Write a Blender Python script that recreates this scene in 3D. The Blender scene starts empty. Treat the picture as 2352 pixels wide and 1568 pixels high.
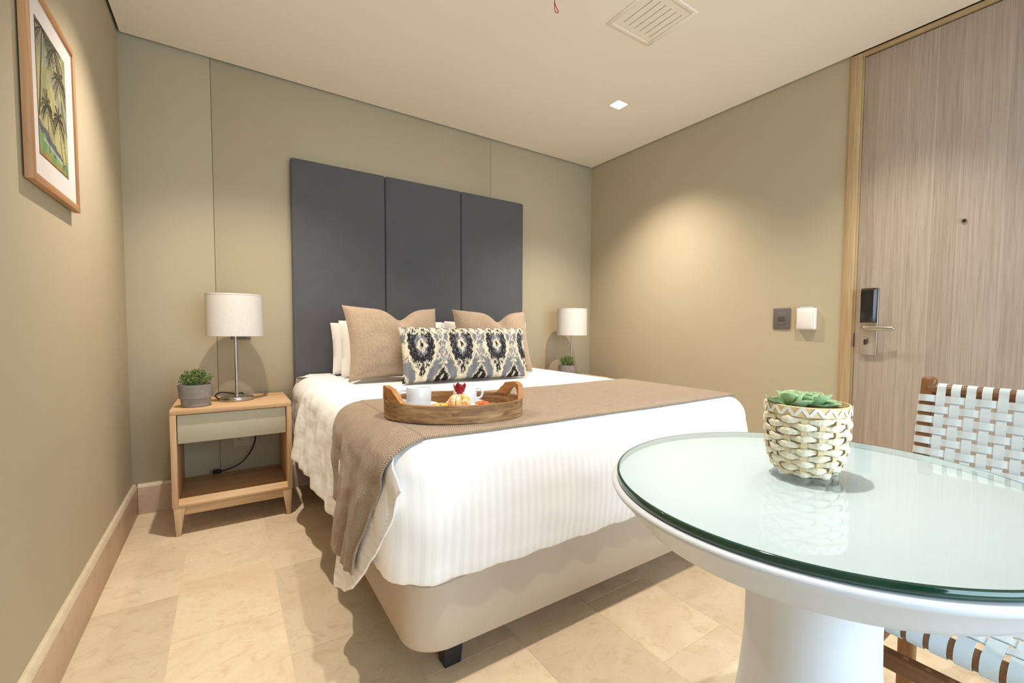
import bpy, bmesh, math, random
import numpy as np
from mathutils import Vector, Matrix, noise as mnoise

random.seed(7)
SC = bpy.context.scene
COL = SC.collection
W, H, YR = 3.185, 2.5065, -5.0          # room: x 0..W, y YR..0, z 0..H

# ------------------------------------------------------------------ camera
def make_camera():
    yaw, pit, rol = (math.radians(a) for a in (36.496, -2.701, 0.5505))
    f = Vector((math.sin(yaw)*math.cos(pit), math.cos(yaw)*math.cos(pit), math.sin(pit)))
    r = Vector((math.cos(yaw), -math.sin(yaw), 0)); u = r.cross(f)
    c, s = math.cos(rol), math.sin(rol)
    r2 = c*r + s*u; u2 = -s*r + c*u
    cd = bpy.data.cameras.new('camera'); cam = bpy.data.objects.new('camera', cd); COL.objects.link(cam)
    cam.matrix_world = Matrix(((r2.x, u2.x, -f.x, .419), (r2.y, u2.y, -f.y, -3.2477), (r2.z, u2.z, -f.z, 1.02), (0, 0, 0, 1)))
    cd.sensor_width = 36; cd.sensor_fit = 'HORIZONTAL'; cd.lens = 1031.69/2352*36
    cd.shift_x = -106.78/2352; cd.shift_y = 18.19/2352
    cd.clip_start = .02
    SC.camera = cam
make_camera()

# ------------------------------------------------------------------ light and exposure
SC.view_settings.view_transform = 'Standard'
SC.view_settings.look = 'None'
SC.view_settings.gamma = 1
SC.view_settings.use_curve_mapping = False
SC.view_settings.exposure = 0.2
wd = bpy.data.worlds.new('daylight_sky'); SC.world = wd; wd.use_nodes = True
wd.node_tree.nodes['Background'].inputs[0].default_value = (.62, .78, 1, 1)
wd.node_tree.nodes['Background'].inputs[1].default_value = 1.0
SPOT_W = (128.0, 150.0, 102.0, 70.0)   # ceiling downlights: bedside pair, table, door
SPOT_BEAM = (106, 112, 84, 98)            # beam angles, degrees
SPOT_COL = (1.0, .91, .80)
DAY_W = 108.0           # daylight entering through the rear window
dl = bpy.data.lights.new('window_daylight', 'AREA'); dl.shape = 'RECTANGLE'; dl.size = 2.5; dl.size_y = 2.15
dl.energy = DAY_W; dl.color = (.72, .86, 1.0)
dlo = bpy.data.objects.new('window_daylight', dl); COL.objects.link(dlo)
dlo.location = (1.65, YR - .12, 1.175); dlo.rotation_euler = (math.radians(90), 0, 0)

# ------------------------------------------------------------------ helpers
def S(r, g, b):
    def l(c):
        c /= 255.
        return c/12.92 if c <= .04045 else ((c+.055)/1.055)**2.4
    return (l(r), l(g), l(b), 1.0)

BASE = {}
def tag(o, label=None, cat=None, group=None, kind=None):
    if label: o['label'] = label
    if cat: o['category'] = cat
    if group: o['group'] = group
    if kind: o['kind'] = kind
    return o
def thing(name, loc, label=None, cat=None, group=None, kind=None):
    o = bpy.data.objects.new(name, None); COL.objects.link(o); o.location = loc
    o.empty_display_size = .05
    BASE[o.name] = Vector(loc)
    return tag(o, label, cat, group, kind)
def base_of(o):
    return BASE.get(o.name, Vector((0, 0, 0)))
def link_mesh(name, me, mat, parent=None, smooth=True):
    if mat is not None: me.materials.append(mat)
    if smooth: me.polygons.foreach_set('use_smooth', [True]*len(me.polygons))
    o = bpy.data.objects.new(name, me); COL.objects.link(o)
    if parent is not None:
        o.parent = parent; BASE[o.name] = base_of(parent)
    else:
        BASE[o.name] = Vector((0, 0, 0))
    return o
def mesh(name, verts, faces, mat, parent=None, smooth=True, uvs=None, attr=None, col=None):
    """world-space verts; shifted to the parent's base"""
    b = base_of(parent) if parent is not None else Vector((0, 0, 0))
    v = np.asarray(verts, float) - np.array(b)
    me = bpy.data.meshes.new(name); me.from_pydata(v.tolist(), [], [list(f) for f in faces])
    if attr:
        for k, vals in attr.items():
            a = me.attributes.new(k, 'FLOAT', 'POINT'); a.data.foreach_set('value', np.asarray(vals, np.float32))
    if col is not None:
        a = me.color_attributes.new('pattern', 'FLOAT_COLOR', 'POINT'); a.data.foreach_set('color', np.asarray(col, np.float32).ravel())
    me.update()
    return link_mesh(name, me, mat, parent, smooth)
def recalc(me):
    bm = bmesh.new(); bm.from_mesh(me); bmesh.ops.recalc_face_normals(bm, faces=bm.faces); bm.to_mesh(me); bm.free()
def sharp(o, ang=40):
    """mark edges sharper than ang so smooth shading keeps crisp corners"""
    bm = bmesh.new(); bm.from_mesh(o.data)
    for e in bm.edges:
        if len(e.link_faces) == 2 and e.calc_face_angle(0) > math.radians(ang): e.smooth = False
    bm.to_mesh(o.data); bm.free()
    return o
def box(name, lo, hi, mat, parent=None, bev=.002, seg=2):
    b = base_of(parent) if parent is not None else Vector((0, 0, 0))
    lo = Vector(lo) - b; hi = Vector(hi) - b
    bm = bmesh.new(); bmesh.ops.create_cube(bm, size=1)
    for v in bm.verts:
        v.co = Vector((lo[i] if v.co[i] < 0 else hi[i] for i in range(3)))
    if bev > 0:
        bmesh.ops.bevel(bm, geom=bm.edges[:], offset=bev, segments=seg, profile=.5, affect='EDGES')
    me = bpy.data.meshes.new(name); bm.to_mesh(me); bm.free()
    return sharp(link_mesh(name, me, mat, parent), 60)
def hexa(name, bot, top, mat, parent=None, bev=.002):
    """frustum from 4 bottom and 4 top points"""
    b = base_of(parent) if parent is not None else Vector((0, 0, 0))
    bm = bmesh.new()
    vs = [bm.verts.new(Vector(p) - b) for p in list(bot) + list(top)]
    for f in ((3, 2, 1, 0), (4, 5, 6, 7), (0, 1, 5, 4), (1, 2, 6, 5), (2, 3, 7, 6), (3, 0, 4, 7)):
        bm.faces.new([vs[i] for i in f])
    bmesh.ops.recalc_face_normals(bm, faces=bm.faces)
    if bev: bmesh.ops.bevel(bm, geom=bm.edges[:], offset=bev, segments=2, profile=.5, affect='EDGES')
    me = bpy.data.meshes.new(name); bm.to_mesh(me); bm.free()
    return sharp(link_mesh(name, me, mat, parent), 60)
def lathe(name, prof, c, mat, parent=None, n=64, sx=1, sy=1, rot=0, cap=True, shp=45):
    """profile of (r, z) turned about the vertical through c"""
    V = []; Fc = []; m = len(prof)
    cr, sr = math.cos(rot), math.sin(rot)
    for r, z in prof:
        for k in range(n):
            a = 2*math.pi*k/n; x, y = r*sx*math.cos(a), r*sy*math.sin(a)
            V.append((c[0] + x*cr - y*sr, c[1] + x*sr + y*cr, c[2] + z))
    for i in range(m-1):
        for k in range(n):
            k2 = (k+1) % n; Fc.append((i*n+k, i*n+k2, (i+1)*n+k2, (i+1)*n+k))
    if cap:
        if prof[0][0] > 1e-6: Fc.append(tuple(range(n))[::-1])
        if prof[-1][0] > 1e-6: Fc.append(tuple((m-1)*n+k for k in range(n)))
    o = mesh(name, V, Fc, mat, parent)
    bm = bmesh.new(); bm.from_mesh(o.data); bmesh.ops.remove_doubles(bm, verts=bm.verts, dist=1e-6)
    bmesh.ops.recalc_face_normals(bm, faces=bm.faces); bm.to_mesh(o.data); bm.free()
    return sharp(o, shp)
def frames(P):
    P = [Vector(p) for p in P]; T = []
    for i in range(len(P)):
        a = P[max(0, i-1)]; b = P[min(len(P)-1, i+1)]; T.append((b-a).normalized())
    n = T[0].orthogonal().normalized(); out = []
    for p, t in zip(P, T):
        n = (n - t*n.dot(t)).normalized(); out.append((p, t, n, t.cross(n)))
    return out
def tube_data(P, rad, k=8, closed=False):
    V = []; Fc = []; fr = frames(P); m = len(fr)
    for i, (p, t, n, b) in enumerate(fr):
        r = rad[i] if hasattr(rad, '__len__') else rad
        for j in range(k):
            a = 2*math.pi*j/k; V.append(tuple(p + n*(r*math.cos(a)) + b*(r*math.sin(a))))
    for i in range(m-1 if not closed else m):
        i2 = (i+1) % m
        for j in range(k):
            j2 = (j+1) % k; Fc.append((i*k+j, i*k+j2, i2*k+j2, i2*k+j))
    if not closed:
        Fc.append(tuple(range(k))[::-1]); Fc.append(tuple((m-1)*k+j for j in range(k)))
    return V, Fc
def tube(name, P, rad, mat, parent=None, k=10, closed=False):
    V, Fc = tube_data(P, rad, k, closed)
    o = mesh(name, V, Fc, mat, parent); recalc(o.data); return sharp(o, 60)
def bez(P, n=24):
    """Catmull-Rom through the points"""
    P = [Vector(p) for p in P]; out = []
    Q = [2*P[0]-P[1]] + P + [2*P[-1]-P[-2]]
    for i in range(len(P)-1):
        p0, p1, p2, p3 = Q[i:i+4]
        m = max(2, n//(len(P)-1))
        for j in range(m):
            t = j/m
            out.append(.5*((2*p1) + (p2-p0)*t + (2*p0-5*p1+4*p2-p3)*t*t + (3*p1-p0-3*p2+p3)*t**3))
    out.append(P[-1]); return out
def extrude_outline(name, pts, axis_u, axis_v, origin, nrm, th, mat, parent=None, bev=.001):
    """closed 2D outline in (u,v) extruded by th along nrm"""
    b = base_of(parent) if parent is not None else Vector((0, 0, 0))
    au, av, n, o0 = Vector(axis_u), Vector(axis_v), Vector(nrm), Vector(origin)
    bm = bmesh.new()
    A = [bm.verts.new(o0 + au*p[0] + av*p[1] - b) for p in pts]
    B = [bm.verts.new(o0 + au*p[0] + av*p[1] + n*th - b) for p in pts]
    bm.faces.new(A); bm.faces.new(B[::-1]); m = len(pts)
    for i in range(m): bm.faces.new((A[i], B[i], B[(i+1) % m], A[(i+1) % m]))
    bmesh.ops.recalc_face_normals(bm, faces=bm.faces)
    me = bpy.data.meshes.new(name); bm.to_mesh(me); bm.free()
    return sharp(link_mesh(name, me, mat, parent), 35)
def copy_tree(o, parent=None, loc=None):
    c = o.copy(); COL.objects.link(c); c.parent = parent
    if loc is not None: c.location = loc; BASE[c.name] = Vector(loc)
    for ch in list(o.children): copy_tree(ch, c)
    return c
def grid_faces(nu, nv, wrap_u=False):
    out = []
    for i in range(nu if wrap_u else nu-1):
        i2 = (i+1) % nu
        for j in range(nv-1): out.append((i*nv+j, i2*nv+j, i2*nv+j+1, i*nv+j+1))
    return out
def sm(a, b, x):
    t = min(1, max(0, (x-a)/(b-a))); return t*t*(3-2*t)
def interp(x, xs, ys): return float(np.interp(x, xs, ys))
def nz(x, y, z): return mnoise.noise(Vector((x, y, z)))

# ------------------------------------------------------------------ materials
class NT:
    def __init__(s, name):
        s.m = bpy.data.materials.new(name); s.m.use_nodes = True; s.t = s.m.node_tree
        s.b = s.t.nodes['Principled BSDF']; s.out = s.t.nodes['Material Output']
    def n(s, typ, **kw):
        x = s.t.nodes.new(typ)
        for k, v in kw.items():
            if k.startswith('i_'): x.inputs[k[2:].replace('_', ' ')].default_value = v
            else: setattr(x, k, v)
        return x
    def l(s, a, b): s.t.links.new(a, b)
    def obj(s, scale=(1, 1, 1), rot=(0, 0, 0), src='Object'):
        tc = s.n('ShaderNodeTexCoord'); mp = s.n('ShaderNodeMapping')
        mp.inputs['Scale'].default_value = scale; mp.inputs['Rotation'].default_value = rot
        s.l(tc.outputs[src], mp.inputs[0]); return mp.outputs[0]
    def noise(s, vec, scale=5, detail=4, rough=.55, dist=0):
        x = s.n('ShaderNodeTexNoise'); x.inputs['Scale'].default_value = scale; x.inputs['Detail'].default_value = detail
        x.inputs['Roughness'].default_value = rough; x.inputs['Distortion'].default_value = dist
        s.l(vec, x.inputs['Vector']); return x.outputs['Fac']
    def ramp(s, fac, stops):
        x = s.n('ShaderNodeValToRGB'); e = x.color_ramp.elements
        while len(e) < len(stops): e.new(.5)
        for k, (p, c) in enumerate(stops): e[k].position = p; e[k].color = c
        s.l(fac, x.inputs[0]); return x.outputs[0]
    def mix(s, fac, a, b, mode='MIX'):
        x = s.n('ShaderNodeMix', data_type='RGBA', blend_type=mode)
        for k, v in ((0, fac), (6, a), (7, b)):
            if hasattr(v, 'links'): s.l(v, x.inputs[k])
            else: x.inputs[k].default_value = v
        return x.outputs[2]
    def math(s, op, a, b=0, c=0):
        x = s.n('ShaderNodeMath', operation=op)
        for k, v in enumerate((a, b, c)):
            if hasattr(v, 'links'): s.l(v, x.inputs[k])
            else: x.inputs[k].default_value = v
        return x.outputs[0]
    def color(s, c):
        if hasattr(c, 'links'): s.l(c, s.b.inputs['Base Color'])
        else: s.b.inputs['Base Color'].default_value = c
    def bump(s, h, strength=.2, dist=.002):
        x = s.n('ShaderNodeBump'); x.inputs['Strength'].default_value = strength; x.inputs['Distance'].default_value = dist
        s.l(h, x.inputs['Height']); s.l(x.outputs[0], s.b.inputs['Normal'])
    def set(s, **kw):
        for k, v in kw.items(): s.b.inputs[k.replace('_', ' ')].default_value = v
        return s
def simple(name, c, rough=.5, metal=0, spec=.5, nscale=0, namt=.1, bscale=0, bstr=.1):
    t = NT(name); t.set(Roughness=rough, Metallic=metal); t.b.inputs['Specular IOR Level'].default_value = spec
    if nscale:
        v = t.obj(); f = t.noise(v, nscale, 4)
        lo = tuple(x*(1-namt) for x in c[:3]) + (1,); hi = tuple(min(1, x*(1+namt)) for x in c[:3]) + (1,)
        t.color(t.ramp(f, [(.3, lo), (.7, hi)]))
    else:
        t.color(c)
    if bscale:
        t.bump(t.noise(t.obj(), bscale, 3), bstr, .002)
    return t.m
def wood(name, dark, light, axis=2, stretch=14, scale=6, rough=.45, lines=90, bands=None):
    """straight grain along the given axis"""
    t = NT(name); t.set(Roughness=rough); t.b.inputs['Specular IOR Level'].default_value = .35
    sc = [stretch]*3; sc[axis] = 1
    v = t.obj(tuple(sc)); f = t.noise(v, scale/4, 6, .6, .4)
    sc2 = [lines]*3; sc2[axis] = 1.6
    g = t.noise(t.obj(tuple(sc2)), 2.2, 3, .6)
    mid = tuple((a+b)/2 for a, b in zip(dark, light))
    c = t.ramp(f, [(.25, dark), (.5, mid), (.75, light)])
    gl = t.ramp(g, [(.35, (.72, .68, .64, 1)), (.6, (1, 1, 1, 1))])
    c = t.mix(.75, c, gl, 'MULTIPLY')
    t.color(c); t.bump(g, .12, .0012)
    return t.m

M = {}
# walls: pale khaki paint over a fine woven lining
def wallmat():
    t = NT('wall_paint'); t.set(Roughness=.85); t.b.inputs['Specular IOR Level'].default_value = .25
    f = t.noise(t.obj(), 1.2, 3)
    t.color(t.ramp(f, [(.3, S(182, 167, 140)), (.7, S(186, 171, 144))]))
    t.bump(t.noise(t.obj(), 260, 2), .12, .001); return t.m
M['wall'] = wallmat()
def ceilmat():
    t = NT('ceiling_paint'); t.set(Roughness=.9); t.b.inputs['Specular IOR Level'].default_value = .2
    f = t.noise(t.obj(), .9, 3)
    t.color(t.ramp(f, [(.3, S(238, 225, 207)), (.7, S(241, 228, 210))]))
    t.bump(t.noise(t.obj(), 180, 2), .06, .001); return t.m
M['ceiling'] = ceilmat()
M['gap'] = simple('shadow_gap', S(96, 84, 66), .9)
def stone(name, base, dark, light, rnd=.16, rough=.42):
    t = NT(name); t.set(Roughness=rough); t.b.inputs['Specular IOR Level'].default_value = .4
    oi = t.n('ShaderNodeObjectInfo'); ad = t.n('ShaderNodeVectorMath', operation='MULTIPLY_ADD')
    tc = t.n('ShaderNodeTexCoord'); cb = t.n('ShaderNodeCombineXYZ')
    t.l(oi.outputs['Random'], cb.inputs[0]); t.l(oi.outputs['Random'], cb.inputs[1]); t.l(oi.outputs['Random'], cb.inputs[2])
    t.l(cb.outputs[0], ad.inputs[0]); ad.inputs[1].default_value = (37, 53, 19); t.l(tc.outputs['Object'], ad.inputs[2])
    v = ad.outputs[0]
    big = t.noise(v, 3.2, 5, .6, .6); mid = t.noise(v, 17, 6, .65, 1.2)
    sp = t.noise(v, 70, 3, .6, 2.5)
    c = t.ramp(big, [(.3, base), (.55, light), (.75, base)])
    c = t.mix(t.ramp(mid, [(.52, (0, 0, 0, 1)), (.72, (.55, .55, .55, 1))]), c, dark)
    c = t.mix(t.ramp(sp, [(.66, (0, 0, 0, 1)), (.72, (.6, .6, .6, 1))]), c, tuple(x*.62 for x in dark[:3]) + (1,))
    # each slab is a little lighter or darker than its neighbour
    k = t.math('MULTIPLY_ADD', oi.outputs['Random'], rnd*2, 1-rnd)
    hs = t.n('ShaderNodeHueSaturation'); t.l(c, hs.inputs['Color']); t.l(k, hs.inputs['Value'])
    t.color(hs.outputs[0]); t.bump(mid, .08, .001); return t.m
M['tile'] = stone('limestone_tile', S(212, 188, 156), S(194, 164, 126), S(224, 204, 174), .13)
M['skirt'] = stone('limestone_skirting', S(190, 160, 130), S(170, 138, 108), S(200, 172, 144), .02)
M['skirt_top'] = simple('skirting_top_edge', S(216, 200, 172), .5, nscale=20, namt=.08)
M['grout'] = simple('grout', S(222, 204, 176), .9)
M['oak'] = wood('oak_furniture', S(198, 158, 114), S(226, 190, 146), 0, 12, 6, .5, 80)
M['oak_v'] = wood('oak_upright', S(196, 158, 116), S(222, 188, 148), 2, 12, 6, .5, 80)
M['oak_y'] = wood('oak_side', S(196, 158, 116), S(222, 188, 148), 1, 12, 6, .5, 80)
M['frame_wood'] = wood('frame_oak', S(170, 122, 82), S(202, 154, 110), 2, 10, 6, .5, 60)
M['frame_wood_y'] = wood('frame_oak_rail', S(170, 122, 82), S(202, 154, 110), 1, 10, 6, .5, 60)
M['drawer'] = simple('drawer_lacquer', S(186, 178, 154), .6, nscale=60, namt=.03)
M['teak_v'] = wood('chair_teak_upright', S(116, 76, 45), S(156, 108, 66), 2, 10, 7, .4, 60)
M['teak_y'] = wood('chair_teak_rail', S(116, 76, 45), S(156, 108, 66), 1, 10, 7, .4, 60)
M['teak_x'] = wood('chair_teak_side', S(116, 76, 45), S(156, 108, 66), 0, 10, 7, .4, 60)
def doormat_():
    t = NT('door_laminate'); t.set(Roughness=.5); t.b.inputs['Specular IOR Level'].default_value = .35
    tc = t.n('ShaderNodeTexCoord'); sp = t.n('ShaderNodeSeparateXYZ'); t.l(tc.outputs['Object'], sp.inputs[0])
    # staves of uneven width
    wob = t.noise(t.obj((0, 1, .0)), 6, 1)
    yb = t.math('MULTIPLY_ADD', wob, 1.3, t.math('MULTIPLY', sp.outputs[1], 8.5))
    fl = t.math('FLOOR', yb); wn = t.n('ShaderNodeTexWhiteNoise', noise_dimensions='1D'); t.l(fl, wn.inputs['W'])
    fr = t.math('FRACT', yb)
    g = t.noise(t.obj((40, 40, 1.1)), 3.0, 5, .65, .35)
    c = t.ramp(g, [(.3, S(168, 150, 136)), (.5, S(183, 166, 152)), (.7, S(194, 179, 166))])
    hs = t.n('ShaderNodeHueSaturation'); t.l(c, hs.inputs['Color']); t.l(t.math('MULTIPLY_ADD', wn.outputs['Value'], .12, .93), hs.inputs['Value'])
    line = t.ramp(fr, [(0, (.55, .55, .55, 1)), (.035, (0, 0, 0, 1))])
    c2 = t.mix(line, hs.outputs[0], S(214, 198, 180))
    fine = t.noise(t.obj((160, 160, 3)), 4, 2)
    c3 = t.mix(.45, c2, t.ramp(fine, [(.35, (.86, .84, .82, 1)), (.6, (1, 1, 1, 1))]), 'MULTIPLY')
    t.color(c3); t.bump(fine, .08, .001); return t.m
M['door'] = doormat_()
M['doorframe'] = wood('door_frame_oak', S(178, 148, 108), S(204, 176, 136), 2, 12, 6, .5, 70)
M['doorframe_y'] = wood('door_head_oak', S(178, 148, 108), S(204, 176, 136), 1, 12, 6, .5, 70)
def fabric(name, a, b, scale=420, rough=.9, stretch=(1, 1, 1), bstr=.25, sheen=.2, spec=.2):
    t = NT(name); t.set(Roughness=rough); t.b.inputs['Specular IOR Level'].default_value = spec
    t.b.inputs['Sheen Weight'].default_value = sheen
    f = t.noise(t.obj(stretch), scale, 3); g = t.noise(t.obj(), 9, 3)
    c = t.ramp(f, [(.3, a), (.7, b)]); c = t.mix(.25, c, t.ramp(g, [(.3, a), (.7, b)]))
    t.color(c); t.bump(f, bstr, .0015); return t.m
M['headboard'] = fabric('headboard_charcoal', S(80, 79, 82), S(94, 93, 97), 500, .75, bstr=.1, sheen=.1, spec=.3)
M['linen'] = fabric('taupe_linen', S(150, 128, 106), S(188, 163, 137), 300, .95, (1, 1, .25), .3)
M['pillow'] = fabric('white_cotton', S(232, 228, 222), S(240, 236, 230), 300, .9, bstr=.08, sheen=0)
def duvetmat():
    t = NT('white_sateen_stripe'); t.set(Roughness=.75); t.b.inputs['Specular IOR Level'].default_value = .3
    at = t.n('ShaderNodeAttribute', attribute_name='stripe')
    w = t.math('FRACT', t.math('MULTIPLY', at.outputs['Fac'], 38))
    st = t.ramp(w, [(.42, (0, 0, 0, 1)), (.5, (1, 1, 1, 1)), (.92, (1, 1, 1, 1)), (1, (0, 0, 0, 1))])
    t.color(t.mix(st, S(243, 240, 239), S(249, 247, 246)))
    t.l(t.math('MULTIPLY_ADD', st, -.22, .8), t.b.inputs['Roughness'])
    t.bump(t.noise(t.obj(), 14, 4, .6), .10, .01); return t.m
M['duvet'] = duvetmat()
def throwmat():
    t = NT('taupe_knit'); t.set(Roughness=.95); t.b.inputs['Specular IOR Level'].default_value = .15; t.b.inputs['Sheen Weight'].default_value = .25
    at = t.n('ShaderNodeAttribute', attribute_name='across'); al = t.n('ShaderNodeAttribute', attribute_name='along')
    # chevron rows of stitches
    u = t.math('MULTIPLY', al.outputs['Fac'], 75); tri = t.math('PINGPONG', u, .5)
    v = t.math('MULTIPLY_ADD', at.outputs['Fac'], 150, t.math('MULTIPLY', tri, 1.6))
    sv = t.math('PINGPONG', v, .5); rib = t.math('PINGPONG', t.math('MULTIPLY', al.outputs['Fac'], 150), .5)
    h = t.math('MULTIPLY', t.math('ADD', sv, t.math('MULTIPLY', rib, .4)), 1.6)
    f = t.noise(t.obj(), 40, 3)
    hh = t.math('MULTIPLY_ADD', f, .5, h)
    t.color(t.ramp(hh, [(.25, S(118, 98, 78)), (.8, S(162, 140, 116)), (1, S(178, 156, 132))]))
    t.bump(h, .6, .003); return t.m
M['throw'] = throwmat()
M['bedbase'] = simple('taupe_leatherette', S(190, 173, 156), .55, nscale=3, namt=.04, bscale=220, bstr=.08)
M['black'] = simple('black_plastic', S(24, 23, 23), .5)
M['black_wood'] = simple('black_leg', S(36, 32, 30), .6)
M['shade'] = None
def shademat():
    t = NT('white_lamp_fabric'); t.set(Roughness=.9)
    f = t.noise(t.obj((1, 1, .2)), 260, 2); t.color(t.ramp(f, [(.3, S(236, 230, 222)), (.7, S(244, 240, 234))]))
    tr = t.n('ShaderNodeBsdfTranslucent'); tr.inputs[0].default_value = S(240, 226, 205)
    mx = t.n('ShaderNodeMixShader'); mx.inputs[0].default_value = .25
    t.l(t.b.outputs[0], mx.inputs[1]); t.l(tr.outputs[0], mx.inputs[2]); t.l(mx.outputs[0], t.out.inputs[0]); return t.m
M['shade'] = shademat()
M['nickel'] = simple('brushed_nickel', S(176, 170, 164), .32, 1.0, nscale=40, namt=.06)
M['steel'] = simple('satin_steel', S(190, 182, 172), .3, 1.0)
M['cement'] = simple('grey_cement', S(140, 132, 127), .9, nscale=35, namt=.12, bscale=120, bstr=.2)
M['soil'] = simple('potting_moss', S(58, 52, 34), .95, nscale=80, namt=.3)
def leafmat(name, a, b, sc=30, rough=.6):
    t = NT(name); t.set(Roughness=rough); t.b.inputs['Specular IOR Level'].default_value = .35
    t.color(t.ramp(t.noise(t.obj(), sc, 3), [(.3, a), (.7, b)])); return t.m
M['foliage'] = leafmat('shrub_green', S(84, 98, 46), S(150, 162, 98), 60)
M['succ'] = leafmat('succulent_green', S(126, 160, 112), S(182, 206, 160), 22, .45)
M['succ_red'] = leafmat('succulent_blush', S(160, 110, 104), S(178, 168, 126), 18, .45)
M['white_lacq'] = simple('white_lacquer', S(220, 225, 233), .38, nscale=2, namt=.01)
M['table_under'] = simple('white_tabletop', S(212, 224, 232), .5, nscale=6, namt=.02)
def glassmat():
    t = NT('clear_glass_sheet')
    tr = t.n('ShaderNodeBsdfTransparent'); tr.inputs[0].default_value = (.95, .985, .98, 1)
    gl = t.n('ShaderNodeBsdfGlossy'); gl.inputs['Roughness'].default_value = .03; gl.inputs['Color'].default_value = (1, 1, 1, 1)
    fr = t.n('ShaderNodeFresnel'); fr.inputs['IOR'].default_value = 1.5
    mx = t.n('ShaderNodeMixShader'); t.l(fr.outputs[0], mx.inputs[0]); t.l(tr.outputs[0], mx.inputs[1]); t.l(gl.outputs[0], mx.inputs[2])
    t.l(mx.outputs[0], t.out.inputs[0]); t.color((.9, .97, .95, 1)); return t.m
M['glass'] = glassmat()
M['glass_edge'] = simple('green_glass_edge', S(14, 66, 50), .06, 0, .8, nscale=6, namt=.3)
M['glass_inner'] = simple('pale_glass_rim', S(222, 232, 230), .3)
M['straw'] = None
def strawmat():
    t = NT('bleached_straw'); t.set(Roughness=.7); t.b.inputs['Specular IOR Level'].default_value = .3
    f = t.noise(t.obj((18, 18, 160)), 5, 3); g = t.noise(t.obj(), 34, 2)
    c = t.ramp(f, [(.3, S(214, 198, 162)), (.5, S(238, 230, 206)), (.7, S(248, 244, 230))])
    t.color(t.mix(t.ramp(g, [(.55, (0, 0, 0, 1)), (.75, (.5, .5, .5, 1))]), c, S(222, 190, 144))); t.bump(f, .3, .001); return t.m
M['straw'] = strawmat()
M['stake'] = simple('straw_stake', S(226, 202, 160), .7, nscale=60, namt=.1)
M['rim_tan'] = simple('rim_cane', S(226, 196, 150), .6, nscale=30, namt=.1)
M['lacing'] = simple('white_lacing', S(240, 236, 222), .6, nscale=40, namt=.04)
M['strap'] = simple('white_leather_strap', S(214, 222, 224), .6, nscale=14, namt=.03, bscale=300, bstr=.08)
def traymat():
    t = NT('mango_wood'); t.set(Roughness=.55); t.b.inputs['Specular IOR Level'].default_value = .3
    v = t.obj((3, 3, 22)); f = t.noise(v, 3.2, 6, .65, .8); g = t.noise(t.obj((6, 6, 120)), 5, 3)
    oi = t.n('ShaderNodeObjectInfo')
    c = t.ramp(f, [(.28, S(112, 80, 54)), (.48, S(158, 120, 84)), (.62, S(186, 148, 106)), (.78, S(208, 172, 128))])
    c = t.mix(.6, c, t.ramp(g, [(.35, (.7, .66, .62, 1)), (.6, (1, 1, 1, 1))]), 'MULTIPLY')
    hs = t.n('ShaderNodeHueSaturation'); t.l(c, hs.inputs['Color']); t.l(t.math('MULTIPLY_ADD', oi.outputs['Random'], .35, .82), hs.inputs['Value'])
    t.color(hs.outputs[0]); t.bump(g, .15, .001); return t.m
M['tray'] = traymat()
M['tray_handle'] = wood('tray_handle_wood', S(168, 112, 60), S(204, 150, 92), 1, 8, 7, .5, 50)
M['china'] = simple('white_china', S(232, 236, 240), .15)
M['mandarin'] = None
def mandarinmat():
    t = NT('peeled_mandarin'); t.set(Roughness=.5); t.b.inputs['Subsurface Weight'].default_value = .15
    f = t.noise(t.obj(), 60, 4, .6, 1.5)
    t.color(t.ramp(f, [(.38, S(236, 160, 70)), (.5, S(242, 200, 134)), (.62, S(246, 232, 206))])); return t.m
M['mandarin'] = mandarinmat()
M['peel'] = leafmat('mandarin_peel', S(244, 222, 160), S(250, 240, 206), 30)
M['mango'] = leafmat('mango_yellow', S(240, 172, 40), S(250, 204, 84), 40, .35)
M['papaya'] = leafmat('papaya_orange', S(226, 84, 30), S(242, 124, 54), 40, .35)
M['grape'] = leafmat('red_grape', S(128, 14, 32), S(188, 34, 48), 40, .2)
M['parsley'] = leafmat('parsley_green', S(52, 120, 40), S(110, 180, 76), 80)
M['cream'] = simple('cream_flesh', S(250, 240, 214), .5)
M['plate_grey'] = simple('grey_switch_plate', S(104, 96, 92), .5)
M['plate_dark'] = simple('dark_switch_key', S(82, 74, 70), .45)
M['plate_beige'] = simple('beige_outlet_plate', S(186, 174, 150), .5)
M['card_white'] = simple('white_card_holder', S(236, 226, 218), .4)
M['card_clear'] = simple('pale_card_slot', S(196, 196, 198), .3)
M['lock_black'] = simple('lock_black_gloss', S(34, 30, 28), .2)
M['cord_red'] = simple('red_cord', S(186, 30, 40), .6)
M['mat_board'] = simple('white_mat_board', S(214, 206, 200), .85, nscale=200, namt=.02)
M['vent'] = simple('vent_white', S(238, 225, 208), .6)
M['dark'] = simple('duct_dark', S(44, 42, 44), .9)
def emis(name, c, st):
    t = NT(name); t.color((1, 1, 1, 1)); t.b.inputs['Emission Color'].default_value = c; t.b.inputs['Emission Strength'].default_value = st; return t.m
M['led'] = emis('led_panel', (1, .95, .86, 1), 12)
def pattern_mat(name, rough=.9, bump=True):
    t = NT(name); t.set(Roughness=rough); t.b.inputs['Specular IOR Level'].default_value = .2
    at = t.n('ShaderNodeAttribute', attribute_name='pattern'); t.color(at.outputs['Color'])
    if bump: t.bump(t.noise(t.obj((1, 1, .3)), 300, 2), .25, .0015)
    return t.m
M['ikat'] = pattern_mat('ikat_weave'); M['print'] = pattern_mat('picture_print', .7, False)

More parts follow.
